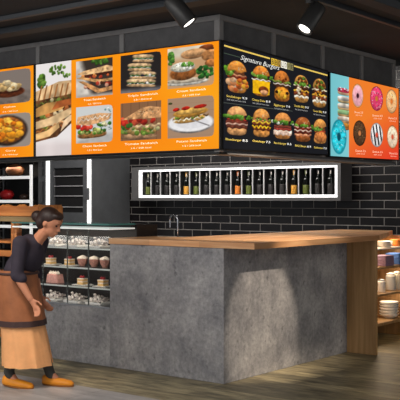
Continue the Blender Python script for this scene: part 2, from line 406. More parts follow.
def pic_panini_large():
    p = Pic(86, 190, (236, 230, 228), 31); p.put((-.62 - p.Y) * 6, (222, 210, 208), .05, 5)
    g = [(92, 130, 44), (120, 158, 62), (70, 104, 34)]
    p.dots(26, .3, .83, .5, .1, .035, g, 2); p.dots(30, -.66, .62, .24, .14, .05, g, 3); p.dots(8, .7, .7, .2, .06, .03, g, 6)
    p.poly([(-1.1, .12), (1.1, .3), (1.1, .58), (.3, .58), (-1.1, .4)], (214, 176, 130), var=.2)
    for i in range(7): p.poly([(-.9 + i * .3, .2), (-.8 + i * .3, .21), (-.62 + i * .3, .53), (-.7 + i * .3, .53)], (150, 96, 52), 8, var=.2)
    p.poly([(-1.1, -.7), (.2, -.6), (1.1, -.3), (1.1, .3), (-1.1, .2)], (96, 60, 34), var=.5)
    p.dots(40, 0, -.15, .95, .35, .07, [(214, 120, 60), (120, 140, 60), (60, 34, 20), (232, 206, 160)], 6)
    p.band(.12, .07, 1.1, (74, 50, 28), .08, .03, 5); p.band(.17, .03, 1.1, (96, 118, 44), .09, .04, 8)
    p.poly([(-1.1, -.16), (.5, -.02), (.9, .18), (-.4, .14), (-1.1, .02)], (218, 160, 90), var=.25)
    p.poly([(-.1, -.02), (1.1, .08), (1.1, .2), (.2, .16)], (150, 80, 40), var=.3)
    p.band(-.2, .06, 1.1, (88, 44, 28), .12, .03, 6); p.band(-.14, .02, 1.1, (232, 200, 150), .12, .02, 5)
    p.poly([(-1.1, -.42), (.2, -.32), (1.1, -.1), (1.1, .02), (-.2, -.18), (-1.1, -.26)], (222, 186, 138), var=.2)
    p.band(-.43, .05, .9, (90, 60, 34), .14, .03, 6, x0=-.2); p.band(-.38, .025, .9, (214, 120, 60), .14, .02, 6, x0=-.2)
    p.poly([(-1.1, -.66), (-.2, -.58), (.35, -.4), (.3, -.3), (-.4, -.46), (-1.1, -.52)], (216, 172, 116), var=.2)
    p.poly([(.4, -.5), (.9, -.3), (1.1, -.24), (1.1, -.12), (.6, -.26)], (230, 196, 156), var=.15)
    return p
def pic_toasted_stone():
    p = Pic(92, 86, (58, 48, 42), 41); p.put((-.25 - p.X - p.Y * .3) * 3, (204, 196, 186), .12, 6); p.dots(20, .35, .85, .6, .14, .1, [(60, 104, 34), (90, 134, 50)], 3)
    p.poly([(-1, .28), (-.6, .42), (.7, .62), (1.05, .5), (1.05, .2), (-.2, .14)], (206, 164, 116), var=.3)
    p.poly([(-.8, .0), (.2, .1), (1.1, .15), (1.1, .3), (-.6, .2)], (70, 34, 22), var=.4)
    p.dots(9, .1, .08, .8, .1, .1, [(214, 96, 50), (230, 150, 80), (190, 60, 40)], 5)
    p.poly([(-1, .08), (-.75, .12), (.3, -.12), (1.1, -.08), (1.1, -.22), (.2, -.28)], (196, 146, 92), var=.3)
    p.dots(12, .2, -.4, .7, .13, .12, [(200, 70, 48), (232, 170, 140), (120, 40, 26), (90, 50, 30)], 7)
    p.poly([(-.9, -.1), (-.6, -.12), (.3, -.62), (1.1, -.5), (1.1, -.7), (.2, -.86)], (188, 134, 84), var=.3)
    p.put((-.78 - p.Y) * 6, (170, 160, 150), .1, 6); return p
def pic_stack_black():
    p = Pic(92, 84, (38, 34, 33), 51); p.put((-.72 - p.Y) * 5, (110, 106, 108), .1, 6)
    for i, (cx, cy) in enumerate(((.12, .72), (-.05, .28), (.1, -.16), (.02, -.55))):
        w = .56 + .07 * i
        p.ell(cx, cy + .1, w, .12, (214, 178, 134), -.12, p=3); p.band(cy, .06, w * .92, (58, 92, 40), -.1, .02, 9, x0=cx); p.band(cy - .05, .04, w * .9, (230, 226, 214), -.1, .02, 7, x0=cx)
        if i > 1: p.dots(6, cx, cy - .03, w * .8, .04, .07, [(34, 34, 52), (236, 232, 222)], i)
        p.ell(cx, cy - .13, w, .08, (206, 164, 118), -.12, p=3)
    return p.round(.2, 'right')
def pic_bread_cream():
    p = Pic(100, 90, (196, 152, 110), 61); p.put((p.Y - .3) * 3, (216, 204, 180), .1, 5); p.ell(.75, .85, .4, .16, (128, 62, 30))
    p.ell(.15, .62, .6, .26, (214, 152, 98), .05); p.ell(.12, .68, .55, .19, (226, 170, 116), .05); p.ell(.85, .45, .4, .3, (206, 138, 80)); p.ell(.9, .08, .3, .2, (190, 118, 62))
    p.dots(18, -.85, .5, .16, .3, .1, [(66, 120, 44), (94, 150, 60)], 3); p.ell(-.2, -.72, 1.05, .2, (232, 226, 212)); p.ell(-.2, -.66, .9, .13, (196, 182, 160))
    p.ell(-.32, -.3, .62, .36, (164, 96, 44)); p.ell(-.34, .02, .58, .26, (238, 234, 214), var=.2, cells=22); p.dots(24, -.34, .05, .5, .2, .06, [(246, 244, 230), (206, 200, 170)], 9)
    p.dots(16, -.1, .12, .28, .1, .07, [(82, 140, 50), (120, 176, 74)], 4); p.dots(46, .62, -.34, .32, .3, .09, [(38, 96, 34), (60, 130, 48), (28, 72, 28)], 5); return p.round(.2, 'right')
def pic_sandwich_marble():
    p = Pic(92, 86, (206, 208, 206), 71); p.dots(24, .7, .1, .35, .8, .06, [(120, 160, 156), (226, 230, 228), (150, 176, 170)], 3)
    p.put((-.6 - p.Y + p.X * .2) * 5, (178, 176, 172), .1, 6)
    p.ell(-.12, -.56, .84, .2, (166, 112, 60), .06, p=3); p.dots(30, -.1, -.4, .72, .14, .11, [(92, 140, 44), (60, 104, 30), (200, 210, 120), (150, 150, 80)], 4)
    p.dots(10, -.5, -.12, .42, .12, .15, [(206, 44, 34), (226, 78, 56)], 5); p.dots(12, .45, .0, .4, .14, .1, [(70, 120, 40), (222, 214, 170)], 6)
    p.poly([(-1, .02), (-.2, -.04), (.8, .2), (.95, .52), (.3, .6), (-.9, .46)], (206, 156, 110), var=.2)
    p.band(.33, .05, .85, (232, 214, 196), .12, .05, 8); p.dots(26, -.05, .35, .75, .18, .03, [(240, 226, 200), (160, 110, 60)], 8)
    return p.round(.2, 'right')
def pic_sandwich_board():
    p = Pic(92, 86, (136, 96, 66), 81)
    for i in range(5): p.put((.02 - np.abs(p.X - (-.9 + i * .42))) * 50, (98, 66, 44), .1, 6)
    p.ell(-.1, -.8, 1.0, .18, (168, 128, 92)); p.dots(40, .0, -.5, .9, .24, .13, [(130, 160, 66), (204, 200, 140), (96, 124, 44), (176, 140, 80)], 4)
    p.band(-.28, .1, 1.0, (206, 172, 128), .0, .04, 5); p.dots(16, -.1, .02, .9, .14, .16, [(196, 50, 34), (214, 84, 56), (150, 34, 24)], 5)
    p.dots(14, -.75, -.2, .25, .25, .12, [(60, 110, 40), (200, 50, 36)], 6)
    p.poly([(-.95, .12), (1.1, .12), (1.1, .62), (.5, .74), (.1, .7), (-.6, .3)], (190, 140, 94), var=.3); p.dots(30, .4, .45, .5, .18, .03, [(222, 184, 140), (140, 92, 54)], 8)
    return p
def pic_baguette_plate():
    p = Pic(100, 90, (166, 134, 108), 91)
    for i in range(5): p.put((.012 - np.abs(p.Y - (-.9 + i * .4))) * 60, (136, 104, 80), .1, 6)
    p.ell(0, -.3, 1.08, .52, (196, 190, 188)); p.ell(0, -.26, 1.03, .48, (236, 234, 234), lit=False, var=.03); p.ell(.05, -.28, .75, .3, (222, 220, 222), lit=False, var=.03)
    p.ell(-.05, -.1, .72, .18, (214, 160, 84), .12); p.band(.0, .07, .8, (92, 60, 26), .1, .03, 8); p.band(-.08, .06, .7, (242, 224, 190), .1, .04, 9, x0=-.05)
    p.dots(14, .0, .0, .75, .08, .07, [(120, 150, 50), (232, 180, 90)], 4); p.ell(0, .24, .8, .24, (222, 158, 62), .1, var=.2); p.ell(0, .3, .7, .14, (238, 184, 92), .1, var=.2)
    for x, y, w in ((-.62, .42, .16), (-.2, .46, .2), (.42, .5, .3)): p.ell(x, y, w, .1, (186, 34, 20), .15)
    p.poly([(.0, -.12), (.8, -.5), (.82, -.44), (.02, -.07)], (130, 126, 126), 30); p.ell(-.88, .75, .1, .06, (80, 90, 40)); return p.round(.2, 'right')

GREEN = (92, 142, 42)
def pic_burger(kind, seed):
    p = Pic(52, 66, None, seed); s = random.Random(seed)
    bun = [(230, 146, 62), (224, 134, 52), (212, 124, 52), (206, 144, 72), (196, 136, 66), (236, 170, 108), (234, 156, 78), (222, 144, 74), (166, 92, 44), (232, 156, 78)][kind]
    def L(y, th, w, c, **k): p.band(y, th, w, c, amp=k.pop('amp', .03), freq=k.pop('freq', 4), ph=seed, **k)
    p.ell(0, -.08, .66, .8, (104, 58, 34), p=2.6, var=.4); p.ell(0, -.64, .76, .32, bun, p=2.6)
    if kind == 0:
        L(-.45, .16, .7, (168, 70, 30)); p.dots(16, -.15, -.45, .7, .34, .2, [(244, 190, 142), (250, 214, 176), (226, 142, 88), (206, 98, 48)], 3); p.dots(8, .45, -.4, .4, .3, .14, [(244, 176, 60), (216, 104, 40)], 4)
        L(-.02, .1, .8, (120, 44, 26)); L(.08, .06, .75, (220, 150, 110)); p.dots(24, -.62, .3, .34, .26, .12, [(104, 158, 44), (74, 124, 30), (150, 196, 80)], 5)
    elif kind == 1:
        p.poly([(-.72, -.8), (.7, -.8), (.76, .0), (-.74, .0)], (246, 186, 22), var=.1); p.ell(.2, -.55, .46, .26, (120, 56, 24)); p.ell(.25, -.68, .36, .16, (236, 170, 120)); L(.05, .06, .86, (244, 236, 214)); L(.12, .05, .8, (96, 34, 22)); p.dots(26, .1, .3, .9, .14, .11, [(96, 160, 44), (140, 200, 80), (66, 124, 30)], 5)
    elif kind == 2:
        p.ell(0, -.45, .78, .42, (222, 140, 42)); p.dots(10, 0, -.5, .4, .25, .16, [(248, 196, 60), (236, 160, 50)], 3); p.ell(-.5, -.4, .16, .1, (44, 24, 18)); p.ell(.5, -.4, .16, .1, (44, 24, 18)); L(.02, .1, .86, (70, 40, 28)); L(.1, .05, .9, (238, 232, 214)); L(.24, .09, .92, (110, 134, 56))
    elif kind in (3, 4):
        L(-.55, .1, .8, (228, 214, 190)); L(-.35, .14, .84, (110, 52, 30)); L(-.15, .08, .86, (236, 176, 60)); L(.0, .1, .82, (64, 34, 24)); p.dots(12, 0, -.2, .8, .3, .1, [(244, 228, 196), (230, 150, 50), (50, 28, 20)], seed); L(.2, .07, .88, (240, 226, 190))
    elif kind == 5:
        L(-.4, .12, .8, (92, 46, 34)); L(-.22, .08, .84, (206, 160, 140)); L(-.08, .1, .84, (120, 54, 40)); L(.06, .05, .78, (196, 52, 40)); p.dots(26, 0, .22, 1.0, .12, .11, [(86, 136, 42), (60, 108, 30), (130, 172, 70)], 5)
    elif kind == 6:
        L(-.42, .12, .8, (96, 46, 26)); L(-.28, .09, .86, (248, 190, 40), amp=.06, freq=6); L(-.1, .1, .82, (110, 52, 30)); L(.04, .08, .86, (250, 204, 60), amp=.06); L(.16, .07, .84, (226, 150, 96)); p.dots(12, 0, .22, .9, .08, .08, [(110, 150, 50)], 5)
    elif kind == 7:
        L(-.5, .18, .86, (240, 206, 184)); L(-.24, .1, .82, (160, 60, 50)); L(-.08, .1, .82, (110, 50, 40)); L(.1, .06, .8, (40, 34, 30)); p.dots(28, 0, .22, 1.0, .12, .11, [(66, 124, 38), (236, 236, 220), (50, 92, 30)], 5)
    elif kind == 8:
        L(-.42, .1, .84, (226, 150, 110)); L(-.26, .08, .88, (90, 30, 22), amp=.06); L(-.1, .07, .86, (240, 200, 180), amp=.05); L(.04, .1, .84, (110, 36, 26)); L(.16, .06, .9, (214, 160, 140)); p.dots(16, 0, .28, .8, .12, .1, [(70, 96, 34), (90, 50, 26)], 5)
    else:
        p.ell(.05, -.42, .76, .44, (222, 134, 70)); L(-.02, .06, .66, (206, 70, 44)); p.dots(22, -.35, .16, .6, .14, .11, [(84, 140, 44), (120, 170, 64)], 5)
    # top bun
    rot = 0; cy = .3; m = (1 - np.sqrt((p.X / .78) ** 2 + ((p.Y - cy) / (.66)) ** 2)) * 9
    m = np.minimum(m, (p.Y - cy + .04 + .05 * np.sin(p.X * 7)) * 12)
    p.put(m, bun, .18, 14, np.clip(.85 + .55 * (p.Y - cy) - .28 * p.X ** 2, .5, 1.35))
    if kind in (3, 4): p.dots(20, 0, .5, .5, .28, .12, [(70, 106, 34), (120, 60, 24), (96, 130, 44)], 9)
    if kind in (2,): p.dots(5, 0, .45, .4, .2, .08, [(120, 52, 20)], 9)
    if kind in (0, 1, 6, 8): p.dots(12, .05, .62, .5, .22, .03, [(244, 214, 160)], 9)
    if kind in (1, 3, 5, 7, 8): p.dots(14, 0, .28, .98, .07, .09, [(88, 142, 42), (120, 170, 62)], 12)
    return p
def pic_donut(c, hole, seed, spr=None, stripes=False, ring=None):
    p = Pic(46, 60, None, seed); r = np.hypot(p.X, p.Y)
    p.put((.97 - r) * 12, tuple(x * .75 for x in c) if not ring else ring, .12); p.put((.88 - r) * 12, c, .1, 12, np.clip(1.05 - 1.4 * (r - .55) ** 2 + .14 * p.Y, .5, 1.3))
    if stripes:
        s_ = np.sin((p.X * .95 + p.Y * .25) * 14); p.put(np.minimum((.86 - r) * 12, s_ * 5), (24, 18, 20), .1)
    if spr:
        g = np.random.default_rng(seed)
        for i in range(46):
            a = g.random() * 6.28; q = .36 + .48 * g.random(); p.ell(q * math.cos(a), q * math.sin(a), .06, .04, spr[i % len(spr)], a, k=4, var=.05)
    p.put((.24 - r) * 12, hole, .1); return p
def pic_donut_tower():
    p = Pic(56, 210, (118, 196, 204), 131); p.put(np.clip((p.X + 1) / 2, 0, 1) * .4, (150, 216, 222), .02, 4)
    x0 = .42
    for y, c1, c2 in ((.62, (226, 66, 96), (230, 190, 150)), (.42, (240, 232, 220), (236, 206, 150)), (.24, (244, 232, 214), (232, 196, 140)), (.08, (170, 214, 150), (226, 180, 120)), (-.08, (240, 220, 200), (210, 160, 110)), (-.24, (224, 150, 60), (196, 120, 60))):
        p.ell(x0, y - .03, .7, .075, c2, p=3); p.ell(x0, y + .02, .72, .06, c1, p=3)
    p.dots(20, x0, .66, .6, .04, .02, [(150, 30, 50), (250, 220, 230)], 4)
    r = np.sqrt(((p.X + .1) / .86) ** 2 + ((p.Y + .52) / .44) ** 2)
    p.put((1 - r) * 14, (22, 140, 160), .15); p.put((.92 - r) * 14, (46, 186, 200), .22, 22, np.clip(1.1 - 1.4 * (r - .55) ** 2, .6, 1.3)); p.put((.27 - r) * 14, (16, 84, 100), .1)
    p.dots(40, -.1, -.52, .75, .36, .012, [(220, 246, 248), (20, 110, 130)], 6)
    return p

# ---- boards
def left_board(label, px0, px1, name='menu_board'):
    x0, x1 = on_y(px0, 0, YB).x, on_y(px1, 0, YB).x
    t = thing(name, label, 'menu board', ((x0 + x1) / 2, YB, 1.919), group='lit menu boards around the bulkhead')
    obj('frame', box(BM(), x0, x1, YB, YB + .0395, 1.919, 2.868, .003), M_FRAME, t)
    return t
def LP(x0, x1, z0, z1, off):
    return lambda a, b: (x0 + (x1 - x0) * a, YB - off, z0 + (z1 - z0) * b)
def photo_l(t, pic, px0, px1, z0, z1, label=None):
    return paint_mesh('food_picture', pic, LP(on_y(px0, 0, YB).x, on_y(px1, 0, YB).x, z0, z1, .006), t, label=label)
def orange_sheet(t, px0, px1, name='orange_sheet'):
    p = Pic(90, 60, (253, 134, 10), 5)
    g = np.clip(.5 + .5 * np.sin(p.X * 2.3 - .6 + p.Y * 1.2) * np.cos(p.Y * 1.6 + .3), 0, 1)[..., None]
    p.img = p.img * (1 - g) + np.array((255, 166, 20)) / 255 * g
    d = np.clip(-p.Y - .3, 0, 1)[..., None] * np.clip(.3 - p.X, 0, 1)[..., None]; p.img = p.img * (1 - d * .4) + np.array((250, 96, 8)) / 255 * d * .4
    return paint_mesh(name, p, LP(on_y(px0, 0, YB).x, on_y(px1, 0, YB).x, 1.932, 2.857, .003), t)
def cap_l(t, s, px0, px1, z, h):
    a = on_y(px0, 0, YB).x; b = on_y(px1, 0, YB).x
    text('caption', s, (a, YB - .006, z), (b, YB - .006, z), h * .8, (255, 238, 206), t)

b1 = left_board('orange menu board at the far left with a rice bowl above a pasta pan', -16, 34.6)
orange_sheet(b1, -15, 33.6)
photo_l(b1, pic_rice_bowl(), -13, 31, 2.49, 2.835, 'bowl of pale dumplings'); photo_l(b1, pic_pasta_pan(), -13, 31, 2.04, 2.385, 'pan of orange pasta')
cap_l(b1, 'Cashew', 4, 16, 2.45, .03); cap_l(b1, '3.2 / 350 kcal', 3, 18, 2.405, .02); cap_l(b1, 'Curry', 6, 16, 1.995, .03); cap_l(b1, '3.4 / 350 kcal', 3, 18, 1.955, .02)

b2 = left_board('wide orange menu board showing one large panini and six sandwich photos', 35, 220)
orange_sheet(b2, 71.5, 219)
paint_mesh('food_picture', pic_panini_large(), LP(on_y(36.2, 0, YB).x, on_y(71.5, 0, YB).x, 1.932, 2.857, .004), b2, label='large photo of a grilled panini on white')
for pic, a, b, z0, z1, l in ((pic_toasted_stone(), 76.5, 113, 2.483, 2.835, 'toasted sandwich on dark stone'), (pic_stack_black(), 121, 161.5, 2.483, 2.835, 'stacked sandwiches on black'), (pic_bread_cream(), 168, 214.3, 2.483, 2.84, 'round bread with cream cheese and parsley'),
                             (pic_sandwich_marble(), 76.5, 113, 2.04, 2.39, 'tomato sandwich on pale marble'), (pic_sandwich_board(), 121, 161.5, 2.04, 2.39, 'tomato sandwich on a brown board'), (pic_baguette_plate(), 168, 214.3, 2.04, 2.395, 'filled baguette on a white plate')):
    photo_l(b2, pic, a, b, z0, z1, l)
for s, s2, a, b, z in (('Toast Sandwich', '2.2 / 350 kcal', 84, 106, 2.445), ('Triple Sandwich', '2.8 / 350 kcal', 128, 158, 2.445), ('Cream Sandwich', '3.2 / 350 kcal', 177, 206, 2.445),
                       ('Classic Sandwich', '1.2 / 350 kcal', 83, 107, 2.0), ('Tomato Sandwich', '1.6 / 350 kcal', 125, 158, 2.0), ('Potato Sandwich', '1.2 / 250 kcal', 177, 207, 2.0)):
    cap_l(b2, s, a, b, z, .034); m = (a + b) / 2; cap_l(b2, s2, m - (b - a) * .3, m + (b - a) * .3, z - .038, .024)

def right_board(label, px0, px1, top0, top1, bot0, bot1):
    y0, y1 = on_x(px0, 0, XB).y, on_x(px1, 0, XB).y
    t = thing('menu_board', label, 'menu board', (XB, (y0 + y1) / 2, 1.92), group='lit menu boards around the bulkhead')
    bm = BM(); v = []
    for X in (XB, XB - .0395):
        for px, py in ((px0, bot0), (px1, bot1), (px1, top1), (px0, top0)):
            q = on_x(px, py, XB); v.append(bm.verts.new((X, q.y, q.z)))
    bm.faces.new(v[:4]); bm.faces.new(v[4:])
    for i in range(4): bm.faces.new((v[i], v[(i + 1) % 4], v[4 + (i + 1) % 4], v[4 + i]))
    obj('frame', bm, M_FRAME, t)
    return t
def RP(q00, q10, q01, q11, off):
    pts = {k: on_x(q[0], q[1], XB) for k, q in (((0, 0), q00), ((1, 0), q10), ((0, 1), q01), ((1, 1), q11))}
    return lambda a, b: tuple(pts[(a, b)] + Vector((off, 0, 0)))
def photo_r(t, pic, x0, x1, y0, y1, slope_top, slope_bot, label=None, name='food_picture', off=.006):
    xm = (x0 + x1) / 2; dt = slope_top * (x1 - x0) / 2; db = slope_bot * (x1 - x0) / 2
    return paint_mesh(name, pic, RP((x0, y1 - db), (x1, y1 + db), (x0, y0 - dt), (x1, y0 + dt), off), t, label=label)
def line_r(t, name, x0, y0, x1, y1, th, c):
    """thin printed rule between two points"""
    bm = BM(); a = on_x(x0, y0, XB); b = on_x(x1, y1, XB); o = Vector((.005, 0, 0)); h = Vector((0, 0, th / 2))
    bm.faces.new([bm.verts.new(p) for p in (a + o - h, b + o - h, b + o + h, a + o + h)]); return obj(name, bm, print_mat(c), t)
def text_r(t, s, x0, y0, x1, y1, h, c, name='caption', off=.006, **k):
    return text(name, s, on_x(x0, y0, XB) + Vector((off, 0, 0)), on_x(x1, y1, XB) + Vector((off, 0, 0)), h, c, t, **k)

b3 = right_board('black menu board showing ten burgers under handwritten style heading', 223, 328, 40, 70.5, 149.5, 155.5)
p = Pic(40, 30, (27, 28, 33), 3); paint_mesh('black_sheet', p, RP((223.2, 148.4), (327.3, 154.4), (223.2, 41.8), (327.3, 71.5), .002), b3)
line_r(b3, 'yellow_rule', 223.6, 45.5, 269.5, 58.6, .014, (222, 190, 92)); line_r(b3, 'yellow_rule', 293.5, 66, 327, 75.4, .014, (222, 190, 92))
line_r(b3, 'thin_rule', 223.5, 53, 240, 57.5, .006, (62, 76, 62)); line_r(b3, 'thin_rule', 223, 102.6, 292, 111.2, .006, (66, 72, 66))
bmv = line_r(b3, 'thin_rule', 223.6, 53, 223.9, 102.6, .006, (62, 76, 62))
text_r(b3, 'Signature Burgers', 240, 59.6, 279, 70.4, .062, (236, 236, 230), shear=.35, name='heading', bold=-.004)
for i, ch in enumerate('BBQLOVE'):
    xa = 270.8 + i * 3.17; ya = 58.2 + i * .88
    tile = [(226, 186, 60), (214, 172, 50), (168, 134, 56), (236, 232, 216), (236, 232, 216), (140, 134, 90), (132, 126, 84)][i]
    bm = BM(); q = [on_x(a, b, XB) + Vector((.006, 0, 0)) for a, b in ((xa, ya + 6.6), (xa + 2.8, ya + 7.4), (xa + 2.8, ya + .5), (xa, ya - .2))]
    bm.faces.new([bm.verts.new(v) for v in q]); obj('logo_tile', bm, print_mat(tile), b3)
    text_r(b3, ch, xa + .5, ya + 5.6, xa + 2.3, ya + 6.1, .062, (40, 36, 30), name='logo_letter', off=.008, bold=.01)
BUR = [(224, 248.6, 60, 93.5), (249.5, 271.5, 65, 96.8), (271.5, 291, 70, 102), (292, 309.5, 74.5, 103), (310.5, 327, 78, 108),
       (223, 249.2, 105.5, 135.8), (250, 271.5, 108, 137.5), (271.5, 292.5, 112, 139.5), (292.5, 312, 116.5, 142.2), (311.5, 327.3, 118.5, 144)]
BN = [('Smokeburger', 9.9), ('Cheesy Duke', 8.9), ('Eggburger', 7.9), ('Double BBQ', 9.5), ('Tower BBQ', 9.9), ('Bluesburger', 8.5), ('Cheeseburger', 7.5), ('Ranchburger', 8.5), ('BBQ Bacon', 8.9), ('Salmon', 7.5)]
for i, (x0, x1, y0, y1) in enumerate(BUR):
    sl = .25 - .15 * (i > 4)
    photo_r(b3, pic_burger(i, 200 + 7 * i), x0 - .7, x1 + .7, y0 - .6, y1 + .6, sl * .8, sl * .55)
    s, pr = BN[i]; w = (x1 - x0); yy = y1 + (3.6 if i else 3.4) + (.6 if i > 4 else 0)
    g = (.13 if i < 5 else .08)
    text_r(b3, s, x0 + 2, yy, x0 + w * .68, yy + g * w * .66, .027, (226, 196, 90), bold=.01)
    text_r(b3, '%.1f' % pr, x0 + w * .72, yy + g * w * .7, x0 + w * .92, yy + g * w * .9, .027, (240, 240, 236), name='price', bold=.01)
    if i < 5: text_r(b3, 'beef, salad and house sauce', x0 + 2.5, yy + 3.2, x0 + w * .86, yy + 3.2 + g * w * .8, .021, (170, 170, 168))

b4 = right_board('orange and turquoise menu board showing six donuts and donut tower', 329.2, 399.2, 71.6, 88.6, 156.8, 160.6)
p = Pic(60, 60, (244, 128, 44), 7); g = np.clip(p.X * .35 - p.Y * .65 + .15, 0, 1)[..., None]; p.img = p.img * (1 - g) + np.array((232, 66, 40)) / 255 * g
paint_mesh('orange_sheet', p, RP((348.5, 157), (398.2, 159.7), (348.5, 77.2), (398.2, 88.9), .003), b4)
paint_mesh('donut_tower_picture', pic_donut_tower(), RP((330.2, 155.9), (348.5, 157), (330.2, 72.9), (348.5, 77.2), .004), b4)
DN = [(351, 363.3, 83, 108.5, ((236, 170, 180), (52, 20, 30), 301, None, False, (214, 160, 90))), (369, 383, 85.5, 111.8, ((226, 66, 110), (206, 120, 50), 302, [(250, 220, 230), (160, 20, 60)], False, None)), (385, 397, 88.6, 114.3, ((246, 190, 130), (226, 120, 50), 303, [(255, 230, 200), (220, 140, 70)], False, None)),
      (352, 366, 119.5, 147, ((84, 56, 36), (190, 120, 70), 304, [(40, 26, 18), (150, 120, 80)], False, None)), (369.3, 383, 122, 148, ((244, 240, 238), (210, 80, 60), 305, None, True, None)), (386, 397.8, 124.5, 149.5, ((240, 214, 184), (214, 90, 60), 306, [(250, 240, 226), (206, 150, 110)], False, (200, 130, 80)))]
DL = ['pink donut', 'hot pink sprinkled donut', 'peach donut', 'chocolate donut', 'black and white striped donut', 'cream donut']
for i, (x0, x1, y0, y1, a) in enumerate(DN):
    photo_r(b4, pic_donut(a[0], a[1], a[2], a[3], a[4], a[5]), x0, x1, y0, y1, .15, .08, DL[i], 'donut_picture')
    text_r(b4, 'Donut 2.5', x0 + 3, y1 + 4.6, x1 - 1, y1 + 5.1, .03, (255, 222, 196)); text_r(b4, '250 kcal', x0 + 4, y1 + 7.2, x1 - 2, y1 + 7.5, .018, (250, 206, 180))

# ------------------------------------------------------------------ track spotlights on the ceiling
def rail(name, label, a, b):
    bm = BM(); box(bm, min(a[0], b[0]) - .02, max(a[0], b[0]) + .02, min(a[1], b[1]) - .02, max(a[1], b[1]) + .02, 3.055, 3.0945, .003)
    return tag(obj(name, bm, mat('track_grey', (62, 64, 67), .5)), label, 'track')
rail('lighting_track', 'black ceiling track running left above the counter front', (-6, -.70), (.66, -.70))
rail('lighting_track', 'black ceiling track running back above the right walkway', (.69, -.66), (.69, 4.1))
tag(obj('ceiling_beam', box(BM(), -6, .4, -.35, -.18, 3.04, 3.0945, .004), mat('beam_dark', (50, 54, 59), .7)), 'slim dark ceiling beam parallel to the front track', 'beam')
tag(obj('ceiling_beam', box(BM(), .98, 1.12, -.3, 4.1, 3.03, 3.0945, .004), mat('beam_dark', (74, 71, 69), .7)), 'slim dark ceiling beam beside the right hand track', 'beam')
def spotlamp(label, loc, target, power):
    t = thing('track_spotlight', label, 'spotlight', (loc[0], loc[1], 3.055), group='spotlights on the ceiling track')
    L0 = Vector(loc); d = (Vector(target) - L0).normalized(); q = d.to_track_quat('-Z', 'Y').to_matrix().to_4x4(); M = Matrix.Translation(L0) @ q
    obj('adapter', box(BM(), loc[0] - .025, loc[0] + .025, loc[1] - .06, loc[1] + .06, 3.02, 3.0549, .004), M_LAMP, t)
    obj('stem', tube(BM(), [(loc[0], loc[1], 3.02), (loc[0], loc[1], loc[2] + .03)], .011), M_LAMP, t, True)
    h = obj('housing', lathe(BM(), [(.058, .11), (.066, .10), (.068, 0), (.070, -.12), (.066, -.13), (.062, -.125), (.058, -.10)], 28, M), M_LAMP, t, True)
    obj('bracket', tube(BM(), [Vector((loc[0], loc[1], loc[2] + .09)), L0 + q @ Vector((.0, 0, .09))], .02), M_LAMP, t, True)
    obj('lens', lathe(BM(), [(.001, -.122), (.048, -.122), (.048, -.116), (.001, -.116)], 24, M), M_LENS, h)
    light('SPOT', 'spotlight_beam', L0 + d * .14, target, power, WARM, spot_size=R(42), spot_blend=.6, shadow_soft_size=.04)
s1 = on_y(179, 10, -.70); s2 = on_x(312, 17, .69)
SR, AW = Vector((.787, .617, 0)), Vector((-.617, .787, 0))
spotlamp('black track spotlight tilted right above the sandwich menu board', s1, s1 + SR * .62 + AW * -.06 + Vector((0, 0, -.8)), 18)
spotlamp('black track spotlight tilted left above the burger menu board', s2, s2 + SR * -.52 + AW * -.24 + Vector((0, 0, -.8)), 18)

# ------------------------------------------------------------------ counter
cc = thing('concrete_counter', 'grey concrete counter with a sharp front corner under oak top', 'counter', (0, 0, 0))
obj('front_slab', box(BM(), -1.266, 0, 0, .06, 0, 1.10, .003), M_CON, cc)
obj('side_slab', box(BM(), -.06, 0, .0605, 2.02, 0, 1.10, .003), M_CON, cc)
obj('inner_wall', box(BM(), -1.266, -1.226, .0605, .60, 0, 1.10, .002), M_BLACK, cc)
obj('under_shelf', box(BM(), -.86, -.0605, .62, 2.02, .4, .43), M_DARKM, cc)
obj('rear_wall', box(BM(), -.88, -.862, .62, 3.40, 0.0, 1.10), M_BLACK, cc)
bt = thing('bar_top', 'long oak bar top wrapping the concrete counter corner', 'bar top', (.31, 0, 1.10))
obj('front_run', prism(BM(), [(-1.268, -.012), (.31, -.012), (-.29, .588), (-1.268, .588)], 1.1005, 1.15), M_TOPX, bt)
obj('side_run', prism(BM(), [(.31, -.012), (.31, 2.10), (-.22, 3.45), (-.89, 3.45), (-.89, .588), (-.29, .588)], 1.1005, 1.15), M_TOPY, bt)
obj('end_panel', box(BM(), .0005, .312, 2.02, 2.062, 0, 1.1, .002), M_PANEL, bt)

# low concrete base under the display case
x_l = on_y(12, 300, 0).x
cp = thing('concrete_plinth', 'low grey concrete base under the glass cake display', 'plinth', ((x_l - 1.27) / 2, 0, 0))
obj('slab', box(BM(), x_l, -1.2665, 0, .66, 0, .515, .003), M_CON, cp)

# ------------------------------------------------------------------ display case
dc = thing('display_case', 'glass cake display case with lit shelves left of the counter', 'display case', ((x_l - 1.27) / 2, .03, .515))
XR = -1.272
obj('deck', box(BM(), x_l, XR, .01, .36, .5155, .53, .002), M_STEEL, dc)
obj('back_panel', box(BM(), x_l, XR, .365, .66, .5155, 1.262, .004), mat('case_back', (30, 23, 20), .45), dc)
for z in (1.05, .868, .693):
    s = obj('shelf', box(BM(), x_l + .01, XR - .002, .035, .364, z - .012, z, .001), mat('smoked_shelf', (96, 100, 98), .15, alpha=.75), dc)
    obj('edge_strip', box(BM(), x_l + .01, XR - .002, .022, .034, z - .013, z + .0), mat('lit_edge', (205, 210, 204), .35, emit=.12), s)
obj('front_glass', box(BM(), x_l, XR, .004, .0095, .53, 1.24), M_GLASS, dc)
obj('header_strip', box(BM(), x_l, XR + .0, .0, .34, 1.222, 1.236, .002), mat('lit_header', (232, 234, 230), .35, emit=.45), dc)
obj('glass_lid', box(BM(), x_l, XR, -.005, .345, 1.262, 1.276), M_TEAL, dc)
obj('lid_support', box(BM(), x_l, XR, .30, .345, 1.237, 1.2615), M_BLACK, dc)
